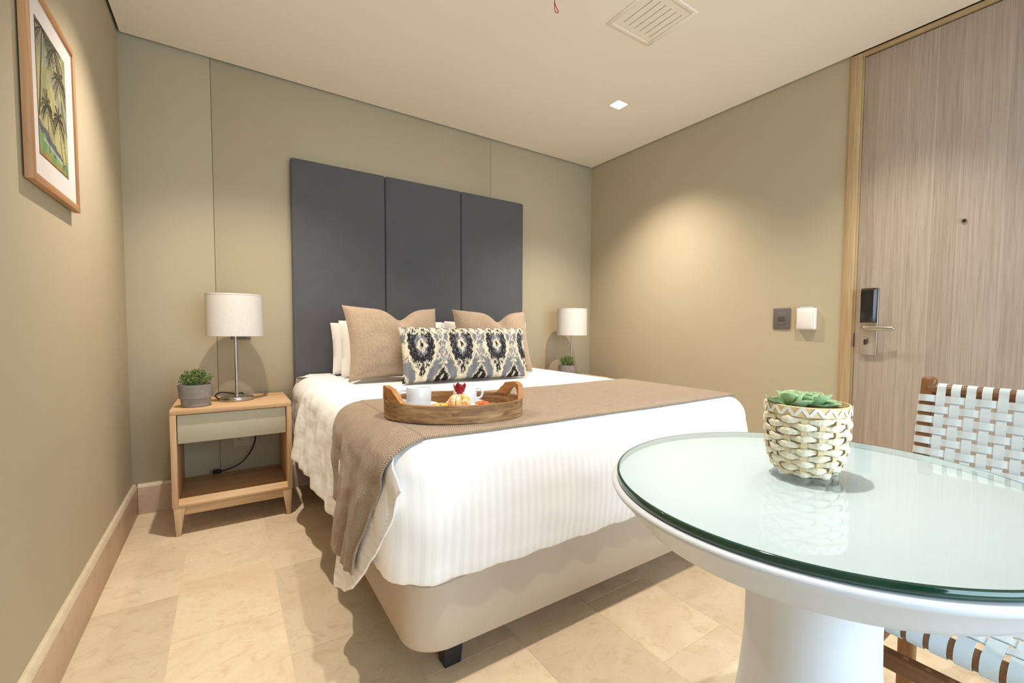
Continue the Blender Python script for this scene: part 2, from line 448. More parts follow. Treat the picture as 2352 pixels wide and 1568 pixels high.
# ------------------------------------------------------------------ room shell
STR = 'structure'
fl = box('floor', (-.1, YR-.1, -.06), (W+.1, .1, -.0012), M['grout'], None, 0); tag(fl, 'pale limestone tiled floor', None, None, STR)
tile_cache = {}
def tile(x0, x1, y0, y1):
    x0, x1, y0, y1 = max(x0, 0), min(x1, W), max(y0, YR), min(y1, 0)
    if x1-x0 < .02 or y1-y0 < .02: return
    key = (round(x1-x0, 3), round(y1-y0, 3))
    if key not in tile_cache:
        g = .0008
        bm = bmesh.new(); bmesh.ops.create_cube(bm, size=1)
        for v in bm.verts: v.co = Vector((v.co.x*(key[0]-2*g), v.co.y*(key[1]-2*g), v.co.z*.0014))
        bmesh.ops.bevel(bm, geom=[e for e in bm.edges if all(v.co.z > 0 for v in e.verts)], offset=.0006, segments=1, affect='EDGES')
        me = bpy.data.meshes.new('floor_tile'); bm.to_mesh(me); bm.free(); me.materials.append(M['tile']); tile_cache[key] = me
    o = bpy.data.objects.new('floor_tile', tile_cache[key]); COL.objects.link(o); o.parent = fl
    o.location = ((x0+x1)/2, (y0+y1)/2, -.0007)
TW, TL = .305, .61
for k in range(-1, 11):
    x0 = .255 + TW*(k-1)+0
    # running bond up to the joint at the foot of the bed
    off = -.46 if k % 2 == 0 else -.79
    ys = [off + TL*j for j in range(-3, 3)]
    ys = sorted([y for y in ys if -2.08+.03 < y < 0] + [0, -2.08])
    for a, b in zip(ys[:-1], ys[1:]): tile(x0, x0+TW, a, b)
    start = -2.08; off2 = -2.375 if k % 2 == 1 else -2.69
    ys = [-2.08] + [off2 - TL*j for j in range(6)]
    for b, a in zip(ys[:-1], ys[1:]):
        if b > YR: tile(x0, x0+TW, a, b)

# back wall: board panels with hairline joints at x=.376 and x=2.134
wb = box('wall_back', (-.1, .012, -.05), (W+.1, .12, H+.12), M['gap'], None, 0); tag(wb, 'khaki panelled wall behind the headboard', None, None, STR)
for a, b in ((-.1, .376), (.376, 2.134), (2.134, W+.1)):
    box('wall_panel', (a+.0009, 0, -.03), (b-.0009, .012, H+.1), M['wall'], wb, .0008, 1)
wl = box('wall_left', (-.12, YR-.1, -.05), (0, .0, H+.1), M['wall'], None, 0); tag(wl, 'khaki wall with the framed palm print', None, None, STR)
DY0, DY1, DZ = -2.232, -3.15, 2.474           # door leaf
wr = thing('wall_right', (W, 0, 0), 'khaki wall holding the entrance door', None, None, STR)
box('wall_section', (W, -2.165, -.05), (W+.12, .1, H+.1), M['wall'], wr, 0)
box('wall_section', (W, YR-.1, -.05), (W+.12, DY1-.06, H+.1), M['wall'], wr, 0)
# rear wall with the balcony window that lets the daylight in
WX0, WX1, WZ0, WZ1 = .35, 2.95, .05, 2.3
wq = thing('wall_rear', (0, YR, 0), 'khaki wall around the balcony window', None, None, STR)
for lo, hi in (((-.1, -.05), (WX0, H+.1)), ((WX1, -.05), (W+.1, H+.1)), ((WX0, WZ1), (WX1, H+.1)), ((WX0, -.05), (WX1, WZ0))):
    box('wall_section', (lo[0], YR-.1, lo[1]), (hi[0], YR, hi[1]), M['wall'], wq, 0)
wi = thing('window_1', (0, YR, 0), 'balcony window behind the table', None, None, STR)
for a, b in ((WX0, WX0+.05), ((WX0+WX1)/2-.03, (WX0+WX1)/2+.03), (WX1-.05, WX1)):
    box('window_frame', (a, YR-.08, WZ0), (b, YR-.03, WZ1), M['white_lacq'], wi, .003)
for a, b in ((WZ0, WZ0+.05), (WZ1-.05, WZ1)):
    box('window_frame', (WX0, YR-.08, a), (WX1, YR-.03, b), M['white_lacq'], wi, .003)
for a, b in ((WX0+.05, (WX0+WX1)/2-.03), ((WX0+WX1)/2+.03, WX1-.05)):
    box('window_pane', (a, YR-.058, WZ0+.05), (b, YR-.052, WZ1-.05), M['glass'], wi, 0)
# ceiling board with a shadow gap along the walls
G = .013
LIGHTS = [(.51, -.87), (2.55, -1.015), (1.05, -2.57), (2.55, -2.45)]
LS = .05
cover = box('ceiling', (-.1, YR-.1, H+.06), (W+.1, .1, H+.12), M['gap'], None, 0); tag(cover, 'smooth off white plaster ceiling', None, None, STR)
def ceil_board():
    xs = sorted({G, W-G} | {LIGHTS[i][0]+s*LS for i in range(4) for s in (-1, 1)} | {1.955, 2.219})
    ys = sorted({YR+G, -G} | {LIGHTS[i][1]+s*LS for i in range(4) for s in (-1, 1)} | {-1.860, -1.578})
    bm = bmesh.new(); vt = {}
    def v(i, j, z):
        if (i, j, z) not in vt: vt[(i, j, z)] = bm.verts.new((xs[i], ys[j], z))
        return vt[(i, j, z)]
    def hole(i, j):
        cx, cy = (xs[i]+xs[i+1])/2, (ys[j]+ys[j+1])/2
        if any(abs(cx-a) < LS and abs(cy-b) < LS for a, b in LIGHTS): return True
        return 1.955 < cx < 2.219 and -1.86 < cy < -1.578
    nx, ny = len(xs)-1, len(ys)-1
    H2 = H+.05
    for i in range(nx):
        for j in range(ny):
            if hole(i, j): continue
            bm.faces.new((v(i, j, H), v(i, j+1, H), v(i+1, j+1, H), v(i+1, j, H)))
            for (di, dj, a, b) in ((-1, 0, (i, j), (i, j+1)), (1, 0, (i+1, j), (i+1, j+1)), (0, -1, (i, j), (i+1, j)), (0, 1, (i, j+1), (i+1, j+1))):
                ii, jj = i+di, j+dj
                if ii < 0 or jj < 0 or ii >= nx or jj >= ny or hole(ii, jj):
                    bm.faces.new((v(*a, H), v(*b, H), v(*b, H2), v(*a, H2)))
    bmesh.ops.recalc_face_normals(bm, faces=bm.faces)
    me = bpy.data.meshes.new('ceiling_board'); bm.to_mesh(me); bm.free()
    for p in me.polygons:
        pass
    o = link_mesh('ceiling_board', me, M['ceiling'], cover, False)
    # the horizontal faces look down
    bm = bmesh.new(); bm.from_mesh(me)
    for f in bm.faces:
        if abs(f.normal.z) > .9 and f.normal.z > 0: f.normal_flip()
    bm.to_mesh(me); bm.free()
ceil_board()
# skirting: stone slab with a chamfered pale top edge
def skirting(name, p0, p1, inward, label):
    t = thing(name, (p0[0], p0[1], 0), label, None, None, STR)
    d = Vector((p1[0]-p0[0], p1[1]-p0[1], 0)); n = Vector(inward + (0,))
    a, b = Vector((p0[0], p0[1], 0)), Vector((p1[0], p1[1], 0)); z = Vector((0, 0, 1))
    hexa('skirting_face', (a, b, b+n*.02, a+n*.02), (a+z*.146, b+z*.146, b+n*.02+z*.146, a+n*.02+z*.146), M['skirt'], t, .001)
    hexa('skirting_cap', (a+z*.146, b+z*.146, b+n*.02+z*.146, a+n*.02+z*.146), (a+z*.163, b+z*.163, b+n*.011+z*.163, a+n*.011+z*.163), M['skirt_top'], t, .001)
skirting('baseboard_left', (0, YR), (0, 0), (1, 0), 'stone skirting along the wall with the picture')
skirting('baseboard_back', (.021, 0), (W-.021, 0), (0, -1), 'stone skirting along the headboard wall')
skirting('baseboard_right', (W, 0), (W, -2.16), (-1, 0), 'stone skirting along the door wall')

# entrance door and its frame
box('wall_section', (W+.05, DY1-.1, -.05), (W+.2, -2.1, H+.1), M['wall'], wr, 0)
tr = thing('trim_1', (W, -2.2, 0), 'oak frame around the entrance door', None, None, STR)
box('jamb', (W-.008, -2.218, 0), (W+.12, -2.165, H-.004), M['doorframe'], tr, .002)
box('jamb_stop', (W+.004, -2.230, 0), (W+.12, -2.218, 2.481), M['doorframe'], tr, .001)
box('jamb', (W-.008, DY1-.06, 0), (W+.12, DY1-.003, H-.004), M['doorframe'], tr, .002)
box('head', (W-.008, DY1-.003, 2.481), (W+.12, -2.218, H-.004), M['doorframe_y'], tr, .002)
box('strike_plate', (W-.002, -2.2305, .935), (W+.02, -2.2275, 1.01), M['plate_dark'], tr, .0005)
dr = thing('door_1', (W, -2.7, 0), 'pale oak veneer entrance door with electronic lock', None, None, STR)
box('leaf', (W+.003, DY1, .006), (W+.045, DY0, DZ), M['door'], dr, .0015)
lk = box('lock_plate', (W-.012, -2.342, .893), (W+.004, -2.262, 1.25), M['steel'], dr, .002)
hexa('lock_reader', ((W-.012, -2.341, 1.066), (W-.012, -2.263, 1.066), (W-.030, -2.266, 1.066), (W-.030, -2.325, 1.066)),
     ((W-.012, -2.341, 1.249), (W-.012, -2.263, 1.249), (W-.030, -2.266, 1.236), (W-.030, -2.325, 1.236)), M['lock_black'], lk, .001)
tube('lever_spindle', [(W-.012, -2.292, 1.036), (W-.052, -2.292, 1.036)], .011, M['steel'], lk, 16)
def lever():
    P = bez([(W-.050, -2.284, 1.036), (W-.054, -2.31, 1.036), (W-.055, -2.36, 1.035), (W-.052, -2.41, 1.034), (W-.046, -2.43, 1.034)], 20)
    V = []; Fc = []
    for i, p in enumerate(P):
        t = i/(len(P)-1); h = .009 + .003*math.sin(math.pi*min(1, t*1.1)); w = .006
        if i in (0, len(P)-1): h *= .6; w *= .6
        for j in range(10):
            a = 2*math.pi*j/10; V.append((p.x + w*math.cos(a), p.y, p.z + h*math.sin(a)))
    Fc = [(i*10+j, i*10+(j+1) % 10, (i+1)*10+(j+1) % 10, (i+1)*10+j) for i in range(len(P)-1) for j in range(10)]
    Fc += [tuple(range(10)), tuple((len(P)-1)*10+j for j in range(10))]
    o = mesh('lever_handle', V, Fc, M['steel'], lk); recalc(o.data)
lever()
tube('thumb_turn_rose', [(W-.012, -2.294, .962), (W-.02, -2.294, .962)], .011, M['steel'], lk, 16)
box('thumb_turn', (W-.036, -2.299, .948), (W-.018, -2.289, .976), M['lock_black'], lk, .003)
for yy in (-2.333, -2.271):
    tube('screw', [(W-.0115, yy, .905), (W-.0135, yy, .905)], .003, M['steel'], lk, 10)
pp = tube('peephole', [(W+.004, -2.667, 1.536), (W-.003, -2.667, 1.536)], .010, M['steel'], dr, 20)
tube('peephole_lens', [(W-.0025, -2.667, 1.536), (W-.0036, -2.667, 1.536)], .0065, M['lock_black'], pp, 16)

# ------------------------------------------------------------------ ceiling fittings
def downlight(i, lab):
    c = LIGHTS[i]
    t = thing('ceiling_downlight', (c[0], c[1], H), lab, 'downlight', 'recessed square downlights')
    a = LS-.002
    # recessed square housing with a glowing panel at its back
    for lo, hi in (((-a, -a), (-a+.004, a)), ((a-.004, -a), (a, a)), ((-a, -a), (a, -a+.004)), ((-a, a-.004), (a, a))):
        box('housing_side', (c[0]+lo[0], c[1]+lo[1], H), (c[0]+hi[0], c[1]+hi[1], H+.022), M['vent'], t, 0)
    box('light_panel', (c[0]-a+.004, c[1]-a+.004, H+.014), (c[0]+a-.004, c[1]+a-.004, H+.02), M['led'], t, 0)
    ld = bpy.data.lights.new('downlight_beam', 'SPOT'); ld.energy = SPOT_W[i]; ld.color = SPOT_COL
    ld.spot_size = math.radians(SPOT_BEAM[i]); ld.spot_blend = 1.0; ld.shadow_soft_size = .022
    lo = bpy.data.objects.new('downlight_beam', ld); COL.objects.link(lo); lo.parent = t; lo.location = (0, 0, -.004)
    return t
downlight(0, 'square recessed downlight over the nightstand beside the framed picture')
downlight(1, 'bright square recessed downlight in the ceiling near the slotted air vent')
downlight(2, 'square recessed downlight in the ceiling above the round table')
downlight(3, 'square recessed downlight in the ceiling in front of the entrance door')

vt = thing('ceiling_air_vent', (2.087, -1.719, H), 'square white slotted air vent set in the ceiling', 'air vent')
X0, X1, Y0, Y1 = 1.938, 2.234, -1.876, -1.562
for lo, hi in (((X0, Y0), (X0+.022, Y1)), ((X1-.022, Y0), (X1, Y1)), ((X0+.022, Y0), (X1-.022, Y0+.022)), ((X0+.022, Y1-.022), (X1-.022, Y1))):
    box('vent_frame', (lo[0], lo[1], H-.004), (hi[0], hi[1], H+.001), M['vent'], vt, .0015)
box('vent_duct', (X0+.024, Y0+.024, H+.02), (X1-.024, Y1-.024, H+.03), M['dark'], vt, 0)
slots = [2.000 + .0366*k for k in range(6)]
xe = [X0+.0235] + [v for s in slots for v in (s-.0022, s+.0022)] + [X1-.0235]
for k in range(0, len(xe), 2):
    box('vent_blade', (xe[k], -1.817, H-.002), (xe[k+1], -1.615, H+.006), M['vent'], vt, 0)
box('vent_plate', (X0+.0235, Y0+.0235, H-.002), (X1-.0235, -1.817, H+.006), M['vent'], vt, 0)
box('vent_plate', (X0+.0235, -1.615, H-.002), (X1-.0235, Y1-.0235, H+.006), M['vent'], vt, 0)

lp = thing('red_pull_cord', (1.60, -1.60, H), 'thin red cord loop hanging from the ceiling', 'cord')
P = bez([(1.600, -1.600, H), (1.600, -1.600, 2.445), (1.602, -1.601, 2.428), (1.609, -1.607, 2.408), (1.613, -1.610, 2.399), (1.608, -1.606, 2.394), (1.602, -1.602, 2.399), (1.600, -1.600, 2.415), (1.599, -1.599, 2.440)], 56)
tube('cord', P, .0018, M['cord_red'], lp, 8)

# ------------------------------------------------------------------ wall fittings
sw = thing('wall_switch', (W, -1.83, 1.09), 'dark grey switch plate on the door wall beside white card holder', 'switch')
box('plate', (W-.007, -1.883, 1.027), (W, -1.778, 1.157), M['plate_grey'], sw, .003)
k_ = box('rocker', (W-.009, -1.857, 1.055), (W-.006, -1.804, 1.130), M['plate_grey'], sw, .0012)
box('key', (W-.0115, -1.852, 1.078), (W-.0085, -1.810, 1.107), M['plate_dark'], k_, .001)
ch = thing('key_card_holder', (W, -1.98, 1.09), 'white plastic key card holder on wall next to door frame', 'card holder')
box('body', (W-.030, -2.036, 1.026), (W, -1.930, 1.152), M['card_white'], ch, .006, 3)
box('cover', (W-.034, -2.022, 1.034), (W-.029, -1.938, 1.138), M['card_white'], ch, .002)
box('card_slot', (W-.026, -2.018, 1.146), (W-.008, -1.948, 1.160), M['card_clear'], ch, .003)
so = thing('bedside_switch', (.488, 0, .99), 'grey switch plate on wall half hidden behind lamp shade', 'switch')
box('plate', (.440, -.009, .936), (.536, 0, 1.04), M['plate_grey'], so, .002)
box('rocker', (.462, -.012, .955), (.514, -.008, 1.022), M['plate_dark'], so, .001)
ol = thing('wall_outlet', (.503, 0, .34), 'beige power outlet plate behind the nightstand', 'outlet')
box('plate', (.440, -.008, .302), (.566, 0, .382), M['plate_beige'], ol, .002)
for xx in (.472, .534):
    s_ = box('socket', (xx-.017, -.010, .322), (xx+.017, -.007, .362), M['plate_beige'], ol, .001)
    for dx in (-.006, .006): box('slot', (xx+dx-.0012, -.0104, .338), (xx+dx+.0012, -.0095, .350), M['dark'], s_, 0)

# framed picture on the left wall
def picture():
    t = thing('framed_picture', (0, -1.228, 1.40), 'oak framed print of dark palm trees with white mat', 'picture')
    y0, y1, z0, z1 = -1.462, -.994, 1.400, 1.940; d0, d1 = .004, .022; w = .022
    def bar(nm, a, b, mat):
        box(nm, (d0, a[0], a[1]), (d1, b[0], b[1]), mat, t, .0015)
    bar('frame_bar', (y0, z0), (y0+w, z1), M['frame_wood']); bar('frame_bar', (y1-w, z0), (y1, z1), M['frame_wood'])
    bar('frame_bar', (y0+w, z0), (y1-w, z0+w), M['frame_wood_y']); bar('frame_bar', (y0+w, z1-w), (y1-w, z1), M['frame_wood_y'])
    box('mat_board', (d0+.002, y0+w-.002, z0+w-.002), (.0165, y1-w+.002, z1-w+.002), M['mat_board'], t, 0)
    # the print: evening sky, hill, grass and palms
    iy0, iy1, iz0, iz1 = -1.385, -1.102, 1.487, 1.858
    nu, nv = 190, 250
    uu, vv = np.meshgrid(np.linspace(0, 1, nu), np.linspace(0, 1, nv), indexing='ij')
    asp = (iz1-iz0)/(iy1-iy0)
    def C(*c): return np.array(S(*c)[:3])
    img = np.zeros((nu, nv, 3))
    rg = np.random.RandomState(3)
    def fbm(u, v, s, seed=0):
        o = np.zeros_like(u)
        for k in range(4):
            f = s*2**k; o += .5**k*np.sin(f*u*1.7+seed+k*1.3+1.5*np.sin(f*v*.9+seed*2))*np.sin(f*v*1.3+2.1*k+seed)
        return o
    n1 = fbm(uu, vv, 5, 1); n2 = fbm(uu, vv, 11, 4)
    sky = np.clip(.55+.35*n1, 0, 1)[..., None]
    img[:] = sky*C(184, 174, 116) + (1-sky)*C(138, 136, 102)
    up = np.clip((vv-.62)/.38, 0, 1)[..., None]; img[:] = img*(1-.45*up)+C(112, 112, 92)*.45*up
    cloud = np.exp(-((vv-.68-.5*(.5-uu)+.05*n2)/.06)**2)[..., None]; img[:] = img*(1-.7*cloud)+C(118, 122, 126)*.7*cloud
    hill = (vv < .27-.19*uu+.015*n2)
    img[hill] = C(92, 92, 98)
    gr = (vv < .215-.235*uu+.02*n2+.0)|(vv < .10+.02*n2)
    img[gr] = C(116, 146, 96)
    img[(vv < .055-.03*uu+.02*n2)] = C(150, 128, 70)
    water = (np.abs(vv-(.16-.10*uu)) < .012)&(uu > .15)&(uu < .8); img[water] = C(158, 164, 140)
    edge = (vv < .012)|(uu > .99)|(uu < .012); img[edge] = C(120, 74, 44)
    DK = C(52, 46, 38); DK2 = C(84, 78, 58)
    def stroke(p, q, w0, w1, c, bend=0):
        p, q = np.array(p, float), np.array(q, float); d = q-p; L = np.hypot(d[0], d[1]*asp)+1e-9
        for k in range(7):
            a, b = k/7, (k+1)/7
            def at(s): return p+d*s+np.array([0, -bend*s*s])
            A, B = at(a), at(b); ab = (B-A)*np.array([1, asp])
            px = (uu-A[0]); py = (vv-A[1])*asp
            tt = np.clip((px*ab[0]+py*ab[1])/(ab@ab+1e-12), 0, 1)
            dist = np.hypot(px-tt*ab[0], py-tt*ab[1]); wd = w0+(w1-w0)*(a+b)/2
            img[dist < wd] = c
    def palm(cx, cy, base, R, n, tw=.010, c=DK):
        stroke(base, (cx, cy), tw*1.1, tw*.8, C(74, 62, 48))
        for k in range(n):
            a = -.9+(math.pi+1.8)*(k+.5)/n + rg.uniform(-.1, .1); l = R*rg.uniform(.8, 1.1)
            tip = (cx+l*math.cos(a), cy+l*math.sin(a)*.8/asp)
            bd = R*.42*abs(math.cos(a))/asp+R*.05
            cc = c if rg.rand() < .8 else DK2
            stroke((cx, cy), tip, .011, .005, cc, bd)
            for s in np.linspace(.2, 1, 9):
                bx = cx+(tip[0]-cx)*s; by = cy+(tip[1]-cy)*s-bd*s*s; q = R*.26*(1-.5*s)
                for sg in (-1, 1):
                    aa = a+sg*.75-.5*math.cos(a)
                    stroke((bx, by), (bx+q*math.cos(aa), by+(q*math.sin(aa)-.4*q)/asp), .0055, .003, cc)
    palm(.78, .76, (.93, .02), .27, 11, .011); palm(.22, .98, (.04, .30), .38, 12, .02)
    palm(.30, .43, (.33, .08), .22, 11); palm(.68, .42, (.82, .05), .22, 11)
    palm(.60, .95, (.99, .35), .28, 11)
    img *= (1+.12*n2[..., None]+.08*rg.randn(nu, nv, 1)); img = np.clip(img, 0.01, 1)
    V = []
    for i in range(nu):
        for j in range(nv): V.append((.0172, iy0+(iy1-iy0)*i/(nu-1), iz0+(iz1-iz0)*j/(nv-1)))
    col = np.concatenate([img.reshape(-1, 3), np.ones((nu*nv, 1))], 1)
    mesh('print', V, grid_faces(nu, nv), M['print'], t, False, col=col)
picture()

# ------------------------------------------------------------------ bed
BX0, BX1, BY0, BY1 = .80, 2.36, -.07, -2.10
TOP = .713
def rrect(x0, x1, y0, y1, r, n=10, dens=40, rback=.01):
    """closed outline (rounded rectangle); foot corners use r, head corners rback"""
    P = []
    def arc(cx, cy, rr, a0, a1, m):
        for k in range(m+1):
            a = a0+(a1-a0)*k/m; P.append((cx+rr*math.cos(a), cy+rr*math.sin(a)))
    q = math.pi/2
    arc(x0+rback, y1-rback, rback, q, 2*q, 3)
    for k in range(1, dens): P.append((x0, y1-rback+(y0+r-y1+rback)*k/dens))
    arc(x0+r, y0+r, r, 2*q, 3*q, n)
    for k in range(1, dens): P.append((x0+r+(x1-x0-2*r)*k/dens, y0))
    arc(x1-r, y0+r, r, 3*q, 4*q, n)
    for k in range(1, dens): P.append((x1, y0+r+(y1-rback-y0-r)*k/dens))
    arc(x1-rback, y1-rback, rback, 0, q, 3)
    return P
def shell(outline, prof, center_fill=True):
    """prof: list of (inset, z); outline offset inward by inset using its 2D normals"""
    m = len(outline); N = []
    for i in range(m):
        a = Vector(outline[i-1]); b = Vector(outline[(i+1) % m]); d = (b-a).normalized(); N.append(Vector((-d.y, d.x)))
    V = []
    for ins, z in prof:
        for p, n in zip(outline, N): V.append((p[0]+n.x*ins, p[1]+n.y*ins, z))
    Fc = []
    for r in range(len(prof)-1):
        for i in range(m):
            i2 = (i+1) % m; Fc.append((r*m+i, r*m+i2, (r+1)*m+i2, (r+1)*m+i))
    return V, Fc, m, N

bed = thing('bed', (1.58, -1.08, 0), 'double bed with charcoal headboard and taupe upholstered base', 'bed')
hb = None
hx = [.75, 1.305, 1.857, 2.408]
for k in range(3):
    # padded panel: soft bevel all round
    o = box('headboard_panel', (hx[k]+.0012, -.06, .30), (hx[k+1]-.0012, -.004, 2.038), M['headboard'], bed, .014, 4)
out = rrect(BX0, BX1, BY1, BY0, .11)
prof = [(.03, .119), (.012, .1195), (.004, .124), (0, .132), (-.002, .2), (-.002, .29), (.0, .325), (.006, .338), (.02, .342), (.06, .342)]
V, Fc, m, N = shell(out, prof); Fc.append(tuple(range(m))[::-1]); Fc.append(tuple(range((len(prof)-1)*m, len(prof)*m)))
o = mesh('base', V, Fc, M['bedbase'], bed); recalc(o.data); sharp(o, 60)
for cx, cy in ((.95, -1.985), (2.21, -1.985), (.95, -.30), (2.21, -.30)):
    hexa('leg', ((cx-.026, cy-.026, 0), (cx+.026, cy-.026, 0), (cx+.026, cy+.026, 0), (cx-.026, cy+.026, 0)),
         ((cx-.034, cy-.034, .1195), (cx+.034, cy-.034, .1195), (cx+.034, cy+.034, .1195), (cx-.034, cy+.034, .1195)), M['black_wood'], bed, .003)
out2 = rrect(.81, 2.35, -2.08, -.075, .12)
prof = [(.02, .343), (.0, .36), (0, .62), (.03, .66), (.08, .665)]
V, Fc, m, N = shell(out2, prof); Fc.append(tuple(range(m))[::-1]); Fc.append(tuple(range((len(prof)-1)*m, len(prof)*m)))
o = mesh('mattress', V, Fc, M['pillow'], bed); recalc(o.data)
# stitched seam of the base cover
Pse = [(BX0+.11-.112*math.cos(a), BY1+.11-.112*math.sin(a), .318-.008*math.sin(2*a)) for a in np.linspace(.25, 1.5, 24)]
Pse += [(BX0+.11+.01*k, BY1-.0025, .318+.0012*k) for k in range(1, 10)]
tube('seam', Pse, .0014, M['bedbase'], bed, 6)

# duvet: fitted over top and foot, loose drape on the picture side
def drape(y, s):
    """left drape: arc length s from the top (x=.95) over the edge and down"""
    R = .105; flat = .95-.848
    ztop = TOP+.0015
    if y < -2.02: ztop -= .10-math.sqrt(max(0, .10**2-min(.099, -(y+2.02))**2))
    fl = math.radians(interp(y, [-2.14, -2.0, -1.85, -1.7, -1.5, -1.2, -.9, -.55, -.47, -.3, -.07], [4, 4, 5, 6, 5, 6, 9.5, 11, 5, 3, 2]))
    ph = math.pi/2-fl; sa = R*ph
    if s < flat: x, z = .95-s, ztop
    elif s < flat+sa:
        a = (s-flat)/R; x, z = .848-R*math.sin(a), ztop-R*(1-math.cos(a))
    else:
        a = ph; L = s-flat-sa
        x = .848-R*math.sin(a)-L*math.cos(a); z = ztop-R*(1-math.cos(a))-L*math.sin(a)
    k = sm(flat+.04, flat+.30, s)
    w = (.010*math.sin(11*y+1.2+2.0*s)+.006*math.sin(23*y+4*s+.5)+.004*math.sin(41*y-7*s))*k
    if y > -.47: w *= .25
    w += .006*nz(y*7, s*9, 1.3)*sm(flat, flat+.1, s)+.004*nz(y*16, s*20, 5.1)*sm(flat-.05, flat+.1, s)
    # near the foot the drape turns in around the corner
    if y < -1.93: x += .6*(y+1.93)**2*sm(flat, flat+.2, s)
    x -= w; z += .003*nz(y*9, s*12, 8)*sm(flat-.1, flat, s)
    return x, z
def s_for_z(y, z):
    lo, hi = .1, .9
    for _ in range(26):
        m_ = (lo+hi)/2
        if drape(y, m_)[1] > z: lo = m_
        else: hi = m_
    return lo
HEM = ([-2.135, -2.11, -2.06, -2.0, -1.93, -1.86, -1.78, -1.70, -1.64, -1.58, -1.5, -1.3, -.9, -.5, -.07],
       [.66, .60, .50, .40, .32, .25, .205, .19, .215, .27, .315, .335, .335, .345, .37])
def make_duvet():
    out = rrect(.748, 2.418, -2.125, -.072, .135, 16, 70)
    R = .105; prof = []
    for i in range(1, 9): prof.append((.85-.85*(i/9)**.6 if False else .0, 0))
    prof = [(.75, TOP), (.6, TOP), (.45, TOP), (.3, TOP), (.2, TOP)]
    for k in range(9):
        a = math.pi/2*k/8; prof.append((R*(1-math.sin(a)), TOP-R*(1-math.cos(a))))
    for k in range(1, 11):
        t = k/10; prof.append((-.012*math.sin(math.pi*min(1, t*1.05))*1.0+.004*t, TOP-R-t*(TOP-R-.345)))
    prof += [(.008, .333), (.02, .327), (.045, .326)]
    V, Fc, m, N = shell(out, prof); 
    V = np.array(V); np_ = len(prof)
    # inner rings: squeeze towards the centre line instead of offsetting
    for r in range(5):
        ins = prof[r][0]
        for i, p in enumerate(out):
            cx, cy = 1.583, min(-.9, max(-1.3, p[1])); f = 1-ins/.835
            V[r*m+i] = (cx+(p[0]-cx)*f, (cy+(p[1]-cy)*f) , TOP)
    st = np.zeros(len(V))
    for k in range(len(V)):
        x, y, z = V[k]; r = k//m; i = k % m; n = N[i]
        d = 0
        if r >= 5:
            low = sm(.62, .36, z)
            d = .006*nz(x*5, y*5, z*6)+.004*nz(x*13, y*13, z*14)
            # short gathers running up from the hem at the foot
            g = math.sin(x*46+2.2*nz(x*6, 0, 3))*.5+.5
            d += .0055*low*g*(.4+.6*abs(nz(x*3, 1, 7)))*2
            if r >= np_-4: z += .006*nz(x*15, y*15, 2)+.004*nz(x*42, y*42, 2)
        else:
            z += .004*nz(x*4, y*4, .5)
        V[k] = (x-n.x*d, y-n.y*d, z); st[k] = x
    Fc.append(tuple(range(m)))
    V = V.tolist()
    # loose drape on the left
    nb = len(V); ny, ns = 210, 52
    ys = np.linspace(-.072, -2.112, ny)
    for y in ys:
        smax = s_for_z(y, interp(y, HEM[0], HEM[1]) + .006*nz(y*14, 2, 2))
        for j in range(ns):
            s0 = .215*sm(-1.93, -2.07, y); s = s0+(smax-s0)*j/(ns-1); x, z = drape(y, s)
            V.append((x, y, z)); 
    st = np.concatenate([st, np.zeros(ny*ns)])
    k = nb
    for y in ys:
        smax = s_for_z(y, interp(y, HEM[0], HEM[1]))
        for j in range(ns): st[k] = .95-smax*j/(ns-1)+.012*nz(y*5, j*.1, 0); k += 1
    Fc += [tuple(nb+q for q in f) for f in grid_faces(ny, ns)]
    o = mesh('duvet', V, Fc, M['duvet'], None, attr={'stripe': st}); recalc(o.data)
    tag(o, 'white striped sateen duvet spread over the bed', 'duvet')
    md = o.modifiers.new('thickness', 'SOLIDIFY'); md.thickness = .004; md.offset = -1
    return o
make_duvet()

